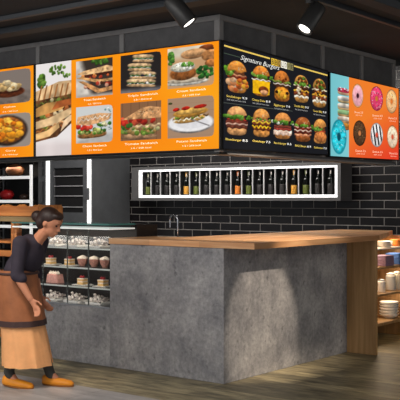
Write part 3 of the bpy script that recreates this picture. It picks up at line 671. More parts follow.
for px in (42.5, 67, 88):
    x = on_y(px, 260, .01).x; obj('post', box(BM(), x - .004, x + .004, .0105, .0215, .531, 1.221), MATS['smoked_shelf'], dc)
obj('end_glass', box(BM(), x_l, x_l + .006, .0105, .30, .531, 1.221), M_GLASS, dc)
light('AREA', 'case_strip_light', (-2.0, .17, 1.215), (-2.0, .17, 0), 2.5, (1, .9, .78), shape='RECTANGLE', size=1.2, size_y=.12)
for z in (1.03, .85, .675):
    light('AREA', 'shelf_strip_light', (-2.0, .06, z), (-2.0, .16, z - .3), .7, (1, .9, .78), shape='RECTANGLE', size=1.2, size_y=.02)

M_SPONGE = mat('sponge_cake', (222, 184, 120), .8, noise=.2, nscale=60, bump=.3)
M_CREAM = mat('cream', (240, 226, 208), .5, noise=.08, nscale=40)
M_BERRY = mat('berry', (156, 40, 44), .35, noise=.3, nscale=60)
M_PINK = mat('pink_mousse', (214, 158, 146), .5, noise=.15, nscale=40)
M_CHOC = mat('chocolate', (74, 42, 30), .45, noise=.2, nscale=40)
M_PAPER = mat('white_paper', (236, 234, 228), .6)
M_ROSE = mat('rosy_cake', (196, 140, 122), .6, noise=.25, nscale=50)

def on_shelf(px, z, Y=.15): return Vector((on_y(px, 260, Y).x, Y, z))
def make_slice():
    t = thing('cake_slice', '', 'cake slice', (0, 0, 0), group='square cake slices in the display case')
    obj('plate', box(BM(), -.085, .085, -.06, .06, .0003, .006, .002), M_PAPER, t, local=True)
    s = .036
    obj('sponge', box(BM(), -s, s, -s, s, .0062, .028, .002), M_SPONGE, t, local=True)
    obj('cream_layer', box(BM(), -s * .98, s * .98, -s * .98, s * .98, .0282, .038, .002), M_CREAM, t, local=True)
    obj('sponge', box(BM(), -s, s, -s, s, .0382, .056, .002), M_SPONGE, t, local=True)
    obj('icing', box(BM(), -s * 1.03, s * 1.03, -s * 1.03, s * 1.03, .0562, .064, .002), M_CREAM, t, local=True)
    for x, y, r in ((-.013, -.008, .014), (.014, -.006, .013), (0, .014, .014), (.002, .0, .0)):
        if r: obj('berry', ball(BM(), (x, y, .064 + r * .85), (r, r, r * .95), 2), M_BERRY, t, True, True)
    return t
def make_dessert():
    t = thing('cream_dessert', '', 'dessert', (0, 0, 0), group='tapered pink cream desserts in the display case')
    obj('cup', lathe(BM(), [(.020, 0.0005), (.026, .004), (.030, .02), (.036, .022), (.049, .070), (.044, .072)], 16, wob=lambda a, z: 1 + .04 * math.cos(8 * a)), M_ROSE, t, True, True)
    obj('cream_top', lathe(BM(), [(.046, .0705), (.050, .078), (.040, .090), (.018, .100), (.001, .106)], 24, wob=lambda a, z: 1 + .12 * math.cos(6 * a)), M_CREAM, t, True, True)
    return t
def make_tray(z=0):
    t = thing('pastry_tray', '', 'pastry tray', (0, 0, 0), group='long trays of cream pastries in the display case')
    bm = BM(); box(bm, -.095, .095, -.085, .085, .0003, .008, .003)
    for x0, x1, y0, y1 in ((-.095, .095, -.085, -.08), (-.095, .095, .08, .085), (-.095, -.09, -.08, .08), (.09, .095, -.08, .08)): box(bm, x0, x1, y0, y1, .008, .018)
    obj('tray', bm, M_PAPER, t, local=True)
    bm = BM(); rr = random.Random(4)
    for i in range(38):
        x = rr.uniform(-.076, .076); y = rr.uniform(-.062, .062); h = .012 + .07 * rr.random() * (1 - abs(x) / .12)
        ball(bm, (x, y, h + .012), (rr.uniform(.012, .018), rr.uniform(.012, .018), rr.uniform(.011, .017)), 1)
    f = obj('pastry_pile', bm, mat('meringue', (196, 174, 162), .5, noise=.6, nscale=34, c2=(250, 244, 238)), t, True, True); f['kind'] = 'stuff'
    return t
def make_lid(t):
    bm = BM(); lathe(bm, [(.13, .036), (.128, .05), (.112, .092), (.10, .10), (.02, .101)], 4, Matrix.Rotation(R(45), 4, 'Z'), 1, .88)
    obj('clear_lid', bm, M_PLASTIC, t, False, True)

sl0 = make_slice(); first = True
for px, z, l in ((51, 1.05 - .182, 'berry topped cake slice at the left of the upper middle shelf'), (69.5, .868, 'berry topped cake slice beside the pink desserts on upper middle shelf'),
                 (82.5, .693, 'berry topped cake slice in the middle of the lower shelf'), (103, .693, 'berry topped cake slice at the right end of the lower shelf')):
    loc = on_shelf(px, z)
    if first: sl0.location = loc; sl0['label'] = l; first = False
    else: copy_tree(sl0, loc, 0, l)
de0 = make_dessert(); first = True
for px, l in ((82.5, 'darker pink cream dessert, left one of three on the upper middle shelf'), (94, 'cream topped pink dessert, middle one of three on the upper middle shelf'), (105, 'cream topped pink dessert nearest the concrete counter')):
    loc = on_shelf(px, .868)
    if first: de0.location = loc; de0['label'] = l; first = False
    else: copy_tree(de0, loc, 0, l)
tr0 = make_tray(); tr1 = copy_tree(tr0, (0, 0, 0)); make_lid(tr1)
names = ('at the left', 'in the middle', 'at the right end next to the counter')
for k, px in enumerate((55, 76.5, 99)):
    l = 'lidded cream pastry tray on the top shelf, ' + names[k]; loc = on_shelf(px, 1.05, .16)
    if k == 0: tr1.location = loc; tr1['label'] = l
    else: copy_tree(tr1, loc, 0, l)
    l = 'open cream pastry tray on the case floor, ' + names[k]; loc = on_shelf(px, .53, .16)
    if k == 0: tr0.location = loc; tr0['label'] = l
    else: copy_tree(tr0, loc, 0, l)
# pink cake with four cream peaks
loc = on_shelf(55, .693, .15)
ck = thing('pink_cream_cake', 'pink cake with four cream peaks on the lower shelf', 'cake', loc)
bm = BM()
for (w0, w1, z0, z1) in ((.085, .064, .0005, .085),):
    vs = [bm.verts.new((sx * w, sy * .045, z)) for z, w in ((z0, w0), (z1, w1)) for sx, sy in ((-1, -1), (1, -1), (1, 1), (-1, 1))]
    bm.faces.new(vs[:4][::-1]); bm.faces.new(vs[4:])
    for i in range(4): bm.faces.new((vs[i], vs[(i + 1) % 4], vs[4 + (i + 1) % 4], vs[4 + i]))
bmesh.ops.bevel(bm, geom=bm.edges[:], offset=.004, segments=2, affect='EDGES')
obj('cake_body', bm, M_PINK, ck, local=True)
for x in (-.05, -.017, .017, .05):
    obj('cream_peak', lathe(BM(), [(.0155, .084), (.019, .092), (.014, .103), (.006, .113), (.001, .119)], 18, Matrix.Translation((x, -.01, 0)), wob=lambda a, z: 1 + .1 * math.cos(6 * a)), M_CREAM, ck, True, True)

# ------------------------------------------------------------------ bread crate on the display case
cx0, cx1 = -3.3, on_y(62.5, 210, .34).x
cr = thing('bread_crate', 'long shallow wooden bread crate on top of the display case', 'crate', ((cx0 + cx1) / 2, .1, 1.277))
cz = 1.2775
obj('crate_base', box(BM(), cx0, cx1, .03, .33, cz, cz + .012), M_CRATE, cr)
obj('front_board', box(BM(), cx0, cx1, .015, .0295, cz, cz + .05, .002), mat('pale_crate_rim', (150, 128, 92), .6, noise=.2, nscale=12, stretch=(.2, 3, 3)), cr)
obj('front_board', box(BM(), cx0, cx1, .017, .0295, cz + .055, cz + .15, .002), M_CRATE, cr)
obj('back_board', box(BM(), cx0, cx1, .3305, .344, cz, cz + .15, .002), M_CRATE, cr)
obj('end_board', box(BM(), cx1 - .016, cx1, .03, .33, cz + .0125, cz + .165, .002), M_CRATE, cr)
M_BREAD = mat('bread_crust', (196, 126, 62), .6, noise=.35, nscale=18, bump=.3)
def make_loaf():
    bm = BM(); ball(bm, (0, 0, .05), (.11, .05, .045), 3)
    for v in bm.verts: v.co.z += .006 * math.sin(v.co.x * 90) * max(0, v.co.z - .05) * 20
    o = obj('bread_loaf', bm, M_BREAD, None, True); return o
lf = None; xs = [cx1 - .15 - i * .24 for i in range(6)]; xs = [x for x in xs if x - .12 > cx0]
LL = ['crusty bread loaf in the crate, nearest its right end', 'crusty bread loaf in the crate, second from its right end', 'crusty bread loaf in the crate, third from its right end', 'crusty bread loaf in the crate, fourth from its right end', 'crusty bread loaf in the crate, fifth from its right end', 'crusty bread loaf in the crate, sixth from its right end']
for i, x in enumerate(xs):
    if lf is None: lf = make_loaf(); o = lf
    else: o = lf.copy(); COL.objects.link(o)
    o.location = (x, .17, cz + .0725); o.rotation_euler = (0, R((-6, 4, -2, 5, -4, 3)[i] * .4), R((6, -8, 4, -5, 7, 0)[i]))
    tag(o, LL[i], 'bread', 'bread loaves in the long crate')
obj('inner_tray', box(BM(), cx0 + .01, cx1 - .017, .0325, .328, cz + .0605, cz + .0705), M_CRATE, cr)

# wooden stand left of the case
ws = thing('wooden_stand', 'brown wooden stand behind the walking person, left of the case', 'stand', (-3.1, .3, 0))
XW = x_l - .012
for x in (XW - .04, XW - .62):
    for y in (.03, .60): obj('post', box(BM(), x, x + .04, y, y + .04, 0, 1.27, .003), M_CRATE, ws)
for z in (.12, .42, .74, 1.06): obj('shelf', box(BM(), XW - .6195, XW - .0005 - .0, .071, .599, z, z + .02, .002), M_CRATE, ws)
for z in (.3, .6, .93): obj('slat', box(BM(), XW - .58, XW - .041, .035, .055, z, z + .06, .002), M_CRATE, ws)

# ------------------------------------------------------------------ behind the counter: worktop with tap
wt = thing('rear_worktop', 'low steel worktop behind the counter carrying the tap', 'worktop', (-2.0, 1.1, 0))
obj('worktop', box(BM(), -3.2, -.9, .75, 1.35, .86, .90, .004), M_STEEL, wt)
obj('cabinet', box(BM(), -3.18, -.92, .78, 1.33, .08, .8595, .003), M_DARKM, wt)
obj('kick_board', box(BM(), -3.14, -.96, .82, 1.30, 0, .0795), M_BLACK, wt)
fx = on_y(177.5, 230, .9).x
fa = thing('gooseneck_tap', 'chrome gooseneck tap rising behind the oak counter', 'tap', (fx, .9, .90))
pts = [Vector((fx, .9, .915))]; ztop = on_y(175, 215, .9).z; rr = .048
pts += [Vector((fx, .9, ztop - rr - .02))] + [Vector((fx - rr + rr * math.cos(a), .9, ztop - rr + rr * math.sin(a))) for a in np.linspace(0, math.pi, 12)] + [Vector((fx - 2 * rr, .9, ztop - rr - .075))]
obj('spout', tube(BM(), pts, .0075, 12), M_CHROME, fa, True)
obj('base', lathe(BM(), [(.028, .9005), (.028, .915), (.02, .925), (.017, .96), (.010, .965)], 20, Matrix.Translation((fx, .9, 0))), M_CHROME, fa, True)
obj('lever', tube(BM(), [(fx, .9, .95), (fx + .05, .87, .975), (fx + .085, .86, .99)], [.008, .006, .005]), M_CHROME, fa, True)

# ------------------------------------------------------------------ wine rack on the tiled wall
YW = 3.92
wx0 = on_y(139, 0, YW).x; wx1 = on_y(337.3, 0, YW).x
ox0 = on_y(131.5, 0, YW).x; ox1 = -1.144
wr = thing('wine_rack', 'long white framed wine rack with eighteen cells on tiled wall', 'wine rack', ((ox0 + ox1) / 2, YW, 1.48))
Z0, Z1, zi0, zi1 = 1.478, 1.958, 1.522, 1.915
bm = BM(); box(bm, ox0, ox1, YW, 4.199, Z0, zi0 - .001, .003); box(bm, ox0, ox1, YW, 4.199, zi1 + .001, Z1, .003)
box(bm, ox0, wx0 - .001, YW, 4.199, zi0 - .001, zi1 + .001); box(bm, wx1 + .001, ox1, YW, 4.199, zi0 - .001, zi1 + .001)
obj('housing', bm, mat('rack_grey', (84, 83, 83), .6), wr)
tw = .034
bm = BM(); box(bm, wx0, wx1, YW - .006, YW + .016, zi0, zi0 + .034); box(bm, wx0, wx1, YW - .006, YW + .016, zi1 - .024, zi1)
box(bm, wx0, wx0 + .05, YW - .006, YW + .016, zi0 + .034, zi1 - .024); box(bm, wx1 - .03, wx1, YW - .006, YW + .016, zi0 + .034, zi1 - .024)
obj('lit_frame', bm, M_WTRIM, wr)
light('AREA', 'bottle_fill_light', ((wx0 + wx1) / 2, 3.6, 2.4), ((wx0 + wx1) / 2, 4.0, 1.7), 7, (1, .97, .92), shape='RECTANGLE', size=3.0, size_y=.1)  # area light added to make the bottles show; the rack has no such strip
obj('back_panel', box(BM(), wx0, wx1, 4.17, 4.198, zi0, zi1), M_DARKIN, wr)
obj('bottom_shelf', box(BM(), wx0, wx1, YW + .0165, 4.169, zi0, zi0 + .03), M_DARKIN, wr)
NC = 18; cx_0 = wx0 + .05; cw = (wx1 - .03 - cx_0) / NC
for i in range(1, NC): obj('divider', box(BM(), cx_0 + cw * i - .0065, cx_0 + cw * i + .0065, YW - .004, YW + .012, zi0 + .034, zi1 - .024), M_DIV, wr)
for i in range(1, NC): obj('partition', box(BM(), cx_0 + cw * i - .004, cx_0 + cw * i + .004, YW + .013, 4.169, zi0 + .0305, zi1), M_DARKIN, wr)
M_BG = mat('dark_bottle_glass', (16, 18, 16), .12, coat=.5)
LAB = {'black': mat('black_label', (46, 43, 43), .5), 'olive': mat('olive_label', (98, 108, 44), .5), 'orange': mat('orange_label', (226, 128, 44), .5), 'gold': mat('gold_label', (224, 160, 60), .5)}
CAPS = {'black': mat('black_foil', (50, 48, 48), .3), 'olive': mat('olive_foil', (90, 96, 60), .3), 'orange': mat('orange_foil', (190, 96, 40), .35), 'gold': mat('gold_foil', (210, 160, 90), .3)}
def make_bottle(k):
    t = thing('wine_bottle', '', 'wine bottle', (0, 0, 0), group='wine bottles in the wall rack')
    obj('bottle_glass', lathe(BM(), [(.034, .0003), (.038, .004), (.038, .19), (.034, .212), (.018, .238), (.0145, .25), (.0145, .27)], 20), M_BG, t, True, True)
    obj('label_band', lathe(BM(), [(.0384, .018), (.0388, .019), (.0388, .125 if k != 'black' else .14), (.0384, .126 if k != 'black' else .141)], 20), LAB[k], t, True, True)
    obj('foil', lathe(BM(), [(.0150, .255), (.0156, .2705), (.0165, .305), (.0165, .318), (.012, .321)], 16), CAPS[k], t, True, True)
    obj('neck_tag', box(BM(), .006, .022, -.0165, -.0155, .262, .30), mat('neck_tag_paper', (190, 184, 176), .5), t, False, True)
    return t
ORD = ['leftmost', 'second', 'third', 'fourth', 'fifth', 'sixth', 'seventh', 'eighth', 'ninth', 'ninth from the right end,', 'eighth from the right end,', 'seventh from the right end,', 'sixth from the right end,', 'fifth from the right end,', 'fourth from the right end,', 'third from the right end,', 'second from the right end,', 'rightmost']
kinds = ['olive', 'black', 'black', 'black', 'gold', 'olive', 'black', 'black', 'black', 'orange', 'olive', 'black', 'black', 'black', 'gold', 'olive', 'black', 'black']
kinds = kinds[:NC]; protos = {}
KN = {'black': 'dark wine bottle with a black label', 'olive': 'dark wine bottle with an olive green label', 'orange': 'wine bottle with a bright orange label', 'gold': 'wine bottle with a golden yellow label'}
for i, k in enumerate(kinds):
    w = ORD[i]; w = (w.rstrip(',') if i >= 9 else w + (' from the left end' if 0 < i < 9 else '')) + ' in the rack'
    l = KN[k] + ', ' + w; loc = (cx_0 + cw * (i + .5) - .018, YW + .065, zi0 + .031)
    if k not in protos:
        protos[k] = make_bottle(k); protos[k].location = loc; protos[k]['label'] = l
    else: copy_tree(protos[k], loc, 0, l)

# ------------------------------------------------------------------ fridge, steel unit and lit rack on the left
YF = 3.4
fx0 = on_y(44, 0, YF).x; fx1 = -4.85
fr = thing('upright_fridge', 'tall dark grey upright fridge with lit strips and shelved window', 'fridge', ((fx0 + fx1) / 2, YF, 0))
obj('cabinet', box(BM(), fx0, fx1, YF + .05, 4.19, .05, 2.105, .004), M_DARKM, fr)
obj('plinth', box(BM(), fx0 + .02, fx1 - .02, YF + .08, 4.18, 0, .0495), M_BLACK, fr)
wa, wb = on_y(53.4, 0, YF).x, on_y(82.8, 0, YF).x; za, zb = 1.31, 1.955
bm = BM(); box(bm, fx0, wa, YF, YF + .0495, .06, 2.1); box(bm, wb, fx1, YF, YF + .0495, .06, 2.1); box(bm, wa, wb, YF, YF + .0495, zb, 2.1); box(bm, wa, wb, YF, YF + .0495, .06, za)
dr = obj('door', bm, M_DARKM, fr)
obj('window_back', box(BM(), wa, wb, YF + .035, YF + .0495, za, zb), M_BLACK, fr)
for py in (176, 186, 196, 207):
    z = on_y(68, py, YF).z; obj('shelf', box(BM(), wa + .002, wb - .002, YF + .008, YF + .034, z - .007, z + .007), mat('shelf_grey', (160, 160, 161), .4), fr)
obj('light_strip', box(BM(), on_y(46.4, 0, YF).x, on_y(49.8, 0, YF).x, YF - .012, YF - .0005, 1.2, 2.09, .002), M_LED, fr)
obj('light_strip', box(BM(), on_y(87.6, 0, YF).x, on_y(91.2, 0, YF).x, YF - .012, YF - .0005, .9, 2.09, .002), M_LED, fr)
hz0, hz1 = on_y(89, 200, YF).z, on_y(89, 188, YF).z; hx0, hx1 = on_y(86.3, 0, YF).x, on_y(90.4, 0, YF).x
obj('handle', box(BM(), hx0, hx1, YF - .05, YF - .0125, hz0, hz1, .006), M_DARKM, dr)

gu0, gu1 = on_y(31.4, 0, YF).x + .015, on_y(43.8, 0, YF + .1).x
gu = thing('grey_cabinet', 'narrow dark grey cabinet between the fridge and lit rack', 'cabinet', ((gu0 + gu1) / 2, YF + .1, 0))
obj('body', box(BM(), gu0, gu1 - .01, YF + .12, 4.19, 0, 2.12, .003), M_DARKM, gu)
for y0, y1 in ((156.5, 167.5), (169, 176), (181.5, 203)):
    z1, z0 = on_y(38, y0, YF + .1).z, on_y(38, y1, YF + .1).z
    obj('door_panel', box(BM(), gu0 + .02, gu1 - .03, YF + .10, YF + .1195, z0, z1, .004), mat('panel_grey', (78, 78, 80), .45), gu)
obj('lower_door', box(BM(), gu0 + .02, gu1 - .03, YF + .10, YF + .1195, .1, 1.42, .004), mat('panel_grey', (78, 78, 80), .45), gu)

rx0, rx1 = -7.5, on_y(31, 0, YF).x
rk = thing('lit_shelf_rack', 'white edged metal shelf rack with food at the far left', 'shelf rack', ((rx0 + rx1) / 2, YF, 0))
M_RW = mat('white_rack_edge', (240, 240, 238), .4, emit=.6)
obj('post', box(BM(), rx1 - .035, rx1, YF, YF + .035, 0, 2.02, .002), M_RW, rk)
obj('post', box(BM(), rx0, rx0 + .035, YF, YF + .035, 0, 2.02, .002), M_RW, rk)
for x in (rx1 - .035, rx0): obj('post', box(BM(), x, x + .035, 3.99, 4.025, 0, 2.02, .002), M_STEEL, rk)
RZ = [on_y(15, py, YF).z for py in (176.5, 200.3)] + [1.1, .7, .3]
for z in RZ:
    s = obj('shelf', box(BM(), rx0 + .036, rx1 - .036, YF + .021, 4.02, z - .02, z, .002), M_DARKIN, rk)
    obj('shelf_edge', box(BM(), rx0 + .0355, rx1 - .0355, YF, YF + .020, z - .038, z + .006, .001), M_RW, s)
obj('back_sheet', box(BM(), rx0, rx1, 4.03, 4.05, 0, 2.06), M_BLACK, rk)
light('AREA', 'rack_light', (-6.8, 3.55, 2.0), (-6.8, 3.75, 1.0), 4, (1, .85, .7), shape='RECTANGLE', size=1.0, size_y=.1)
def ham(px, z, r, m, label, name, cat):
    c = on_y(px, 170, YF + .22); bm = BM(); ball(bm, (0, 0, r[2]), r, 3); o = obj(name, bm, m, None, True); o.location = (c.x, YF + .22, z + .001); tag(o, label, cat); return o
ham(15, RZ[0], (.19, .1, .1), mat('brown_bun', (104, 62, 32), .6, noise=.4, nscale=12), 'brown loaf on the upper shelf of the rack', 'bread_loaf', 'bread')
ham(-9, RZ[0], (.10, .1, .06), MATS['brown_bun'], 'smaller brown loaf at the left edge of the upper shelf', 'bread_loaf', 'bread')
o = ham(7, RZ[1], (.125, .1, .085), mat('red_tin', (176, 30, 32), .4), 'round red pot on the lower shelf of the rack', 'red_pot', 'pot')
ham(24, RZ[1], (.07, .07, .05), mat('dark_bowl', (60, 44, 36), .4), 'dark brown bowl beside the red pot', 'brown_bowl', 'bowl')

# ------------------------------------------------------------------ crockery shelves under the bar top, right
cs = thing('crockery_shelf_unit', 'lit open shelf unit with crockery behind the oak end panel', 'shelf unit', (-.2, 2.7, 0))
sy0, sy1, sxb = 2.064, 3.44, -.42
obj('back_panel', box(BM(), sxb, sxb + .015, sy0, sy1, .0, 1.099), mat('warm_back', (150, 128, 100), .6), cs)
obj('side_panel', box(BM(), sxb + .016, -.02, sy1 - .025, sy1, 0, 1.099), M_PANEL, cs)
obj('side_panel', box(BM(), sxb + .016, -.02, sy0, sy0 + .025, 0, 1.099), M_PANEL, cs)
for z, th in ((.21, .03), (.51, .022), (.79, .022), (.985, .014)):
    s = obj('shelf', box(BM(), sxb + .016, -.0, sy0 + .026, sy1 - .026, z - th, z, .002), M_PANEL if z < .9 else mat('white_shelf', (228, 224, 214), .4), cs)
    obj('light_strip', box(BM(), -.06, -.05, sy0 + .06, sy1 - .06, z - th - .004, z - th - .0005), M_WLED, s)
obj('light_strip', box(BM(), -.28, -.26, sy0 + .06, sy1 - .06, 1.085, 1.098), M_WLED, cs)
for z in (1.08, .96, .76, .48): light('AREA', 'shelf_unit_light', (-.12, 2.75, z), (-.2, 2.75, z - .3), 2.6, (1, .8, .58), shape='RECTANGLE', size=1.2, size_y=.1).rotation_euler = (0, 0, R(90))
def place(px, py, X, z): q = on_x(px, py, X); return Vector((X, q.y, z + .0006))
def bowl(r, h): return [(r * .45, 0), (r * .5, .004), (r * .85, h * .45), (r * .93, h - .012), (r * .94, h - .008), (r * 1.02, h - .007), (r * 1.02, h), (r * .92, h), (r * .8, h * .5), (r * .001, .012)]
BB = BM(); lathe(BB, bowl(.105, .05), 28); bo = obj('white_bowl', BB, M_WHITE, None, True)
LBL = ['lowest', 'second from the bottom', 'third from the bottom', 'fourth from the bottom', 'topmost']
for s_, px, z0 in (('wide bowl stack on the bottom shelf', 389, .21),):
    for k in range(5):
        o = bo if k == 0 else bo.copy()
        if k: COL.objects.link(o)
        o.location = place(px, 310, -.13, z0) + Vector((0, 0, k * .032)); tag(o, 'white bowl, %s of the %s' % (LBL[k], s_), 'bowl', 'white bowls stacked on the bottom shelf')
def jar(r, h, m, px, X, z, label, cat='jar', name='storage_jar'):
    t = thing(name, label, cat, place(px, 280, X, z)); 
    obj('body', lathe(BM(), [(r * .9, 0), (r, .006), (r, h * .8), (r * .8, h * .87), (r * .72, h * .88)], 24), m, t, True, True)
    obj('lid', lathe(BM(), [(r * .82, h * .8805), (r * .84, h * .95), (r * .3, h), (r * .001, h * 1.01)], 24), M_WHITE if m != M_WHITE else M_STEEL, t, True, True)
jar(.045, .14, M_WHITE, 381, -.10, .51, 'small white jar nearest the oak panel on middle shelf')
jar(.055, .19, mat('grey_stoneware', (190, 186, 178), .4), 390.5, -.12, .51, 'tall pale grey jar in the middle of the middle shelf')
jar(.05, .2, mat('cream_stoneware', (222, 206, 180), .4), 397, -.10, .51, 'cream coloured jar at the right edge of middle shelf')
def folded(px, X, z, h, m, label):
    q = place(px, 260, X, z); bm = BM(); n = 4
    for i in range(n): box(bm, -.08, .08, -.1 + .003 * (i % 2), .1 - .002 * (i % 2), i * h / n + .0005, (i + 1) * h / n, .004)
    o = obj('folded_cloth', bm, m, None, True); o.location = q; tag(o, label, 'cloth'); return o
folded(383, -.10, .79, .11, mat('mauve_cloth', (140, 112, 132), .8), 'folded mauve cloth pile on the shelf behind oak panel')
folded(396, -.11, .79, .12, mat('blue_cloth', (84, 124, 190), .8), 'folded blue cloth pile at the right edge')
def plates(px, X, z, n, r, label):
    for k in range(n):
        bm = BM(); lathe(bm, [(r * .6, 0), (r * .65, .003), (r, .014), (r, .017), (r * .6, .007), (r * .001, .006)], 28)
        o = obj('white_plate', bm, M_WHITE, None, True); o.location = place(px, 250, X, z) + Vector((0, 0, k * .012))
        tag(o, label % ['lowest', 'second lowest', 'middle', 'second highest', 'topmost'][k], 'plate', 'white plates under the bar top')
plates(384, -.11, .985, 5, .095, 'white plate, %s of the pile under the bar top')
o = obj('glow_pot', lathe(BM(), [(.05, 0), (.062, .01), (.064, .07), (.058, .075), (.054, .07), (.05, .012), (.001, .01)], 24), mat('glow_orange', (226, 128, 52), .4), None, True)  # its orange colour stands in for a warm glow on the shelf
o.location = place(395.5, 250, -.12, .985); tag(o, 'orange pot on the top shelf at the right edge', 'pot')

# ------------------------------------------------------------------ the walking person
def meshed(name, skel, radii, extra=None, m=None, parent=None, voxel=.012, smooth=4, M=None):
    """grow one surface over a skeleton (chains of points with radii), plus extra solids, and fuse it"""
    bm = BM()
    for chain, rad in zip(skel, radii):
        pts = [Vector(p) for p in chain]
        for i in range(len(pts) - 1):
            n = max(2, int((pts[i + 1] - pts[i]).length / (min(rad[i], rad[i + 1]) * .35)) + 1)
            for k in range(n + 1):
                f = k / n; q = pts[i].lerp(pts[i + 1], f); r = rad[i] * (1 - f) + rad[i + 1] * f
                ball(bm, q, r, 2)
    if extra: extra(bm)
    if M is not None: bmesh.ops.transform(bm, matrix=M, verts=bm.verts[:])
    o = obj(name, bm, m, parent, True, True)
    rm = o.modifiers.new('fuse', 'REMESH'); rm.mode = 'VOXEL'; rm.voxel_size = voxel; rm.use_smooth_shade = True
    sm = o.modifiers.new('smooth', 'SMOOTH'); sm.iterations = smooth; sm.factor = .5
    dg = bpy.context.evaluated_depsgraph_get(); me = bpy.data.meshes.new_from_object(o.evaluated_get(dg)); 
    o.modifiers.clear(); me.name = name; o.data = me
    me.materials.clear(); me.materials.append(m)
    return o
M_SKIN = mat('skin', (196, 132, 100), .5, noise=.06, nscale=10)
M_HAIR = mat('dark_brown_hair', (48, 30, 24), .5, noise=.3, nscale=40, stretch=(1, 1, .2))
M_SHIRT = mat('dark_plum_shirt', (46, 40, 52), .8, noise=.15, nscale=14)
M_APRON = mat('brown_leather_apron', (150, 92, 56), .6, noise=.15, nscale=10)
M_SKIRT = mat('tan_skirt', (244, 176, 118), .75, noise=.08, nscale=8)
M_SOCK = mat('dark_grey_stocking', (62, 62, 58), .8)
M_SHOE = mat('orange_shoe', (224, 140, 30), .5)
PLOC = Vector((-1.20, -1.02, 0))
pe = thing('person', 'person in dark shirt, brown apron and orange shoes walking right', 'person', PLOC, R(18))
# local frame: +x is the walking direction, +y the person's left (away from the camera)
hip = (-.13, 0, .80); che = (.0, 0, 1.06); nek = (.095, 0, 1.175)
hd = Vector((.205, -.005, 1.31))
HT = Matrix.Rotation(R(24), 4, 'Y')          # head tipped forward and down
def head(bm):
    T = Matrix.Translation(hd) @ HT
    def e(c, r, sub=3): ball(bm, T @ Vector(c), r, sub, HT)
    e((0, 0, .018), (.088, .070, .086)); e((.028, 0, -.045), (.058, .052, .058)); e((.052, 0, -.078), (.030, .030, .026))
    e((.093, 0, -.012), (.014, .010, .020), 2); e((.100, 0, -.028), (.013, .013, .010), 2)      # nose
    e((.082, 0, .030), (.012, .044, .010), 2)                                                    # brow
    e((.088, 0, -.056), (.010, .022, .006), 2); e((.086, 0, -.066), (.010, .020, .006), 2)      # lips
    for s in (-1, 1): e((-.005, s * .070, -.010), (.018, .010, .028), 2)                         # ears
def hand(bm, w, d, side):
    """palm and five fingers, hanging from wrist w along d"""
    w = Vector(w); d = Vector(d).normalized(); s = Vector((1, 0, 0)); s = (s - d * s.dot(d)).normalized(); n = d.cross(s)
    for k in range(5): ball(bm, w + d * (.02 + .016 * k), (.026, .016, .02), 2)
    for i, (o_, L) in enumerate(((-.026, .058), (-.009, .070), (.009, .074), (.026, .064))):
        b = w + d * .085 + s * o_; q = [b, b + d * L * .45 + n * .008 * side, b + d * L * .75 + n * .022 * side, b + d * L * .9 + n * .036 * side]
        for a, c in zip(q, q[1:]):
            for k in range(5): ball(bm, a.lerp(c, k / 4), .0085, 1)
    q = [w + d * .03 + s * .025, w + d * .06 + s * .05, w + d * .09 + s * .056]
    for a, c in zip(q, q[1:]):
        for k in range(5): ball(bm, a.lerp(c, k / 4), .010, 1)
shR = (.03, -.165, 1.15); elR = (.02, -.20, .90); wrR = (.13, -.18, .72)
shL = (.03, .165, 1.15); elL = (-.06, .20, .90); wrL = (-.01, .21, .70)
kR = (-.02, -.08, .44); aR = (-.12, -.09, .12); kL = (.04, .08, .45); aL = (.15, .09, .10)
def body_extra(bm):
    head(bm); hand(bm, wrR, (.6, .05, -.9), 1); hand(bm, wrL, (.6, 0, -.8), -1)
    ball(bm, (.01, 0, 1.07), (.085, .14, .14), 3); ball(bm, (-.09, 0, .82), (.09, .14, .11), 3)
meshed('body', [[hip, (-.08, 0, .94), che, nek, tuple(hd + Vector((-.015, 0, -.04)))], [che, shR, elR, wrR], [che, shL, elL, wrL],
                [hip, (-.09, -.08, .76), kR, aR, (-.06, -.09, .05)], [hip, (-.09, .08, .76), kL, aL, (.21, .09, .045)]],
       [[.10, .09, .09, .05, .05], [.07, .048, .037, .026], [.07, .048, .037, .026], [.10, .085, .05, .036, .03], [.10, .085, .05, .036, .03]],
       body_extra, M_SKIN, pe, .0075, 3)
T = Matrix.Translation(hd) @ HT
for s in (-1, 1):
    obj('eye', ball(BM(), T @ Vector((.0785, s * .030, .006)), (.008, .013, .008), 2, HT), mat('eye_dark', (30, 22, 20), .2), pe, True, True)
def hair(bm):
    def e(c, r): ball(bm, T @ Vector(c), r, 3, HT)
    e((-.020, 0, .040), (.093, .080, .083)); e((-.055, 0, -.01), (.062, .074, .078)); e((.045, 0, .078), (.045, .060, .032)); e((-.125, 0, .0), (.050, .046, .048)); e((-.09, 0, .01), (.04, .04, .04))
meshed('hair', [], [], hair, M_HAIR, pe, .008, 3)
def shirt_x(bm):
    ball(bm, (.015, 0, 1.06), (.105, .165, .16), 3); ball(bm, (-.08, 0, .90), (.10, .15, .13), 3)
meshed('shirt', [[(-.13, 0, .80), (-.08, 0, .94), che, (.065, 0, 1.15)], [che, shR, elR, (.055, -.19, .875)], [che, shL, elL, (-.03, .20, .885)]],
       [[.125, .115, .11, .070], [.085, .065, .052, .048], [.085, .065, .052, .048]], shirt_x, M_SHIRT, pe, .010, 5)
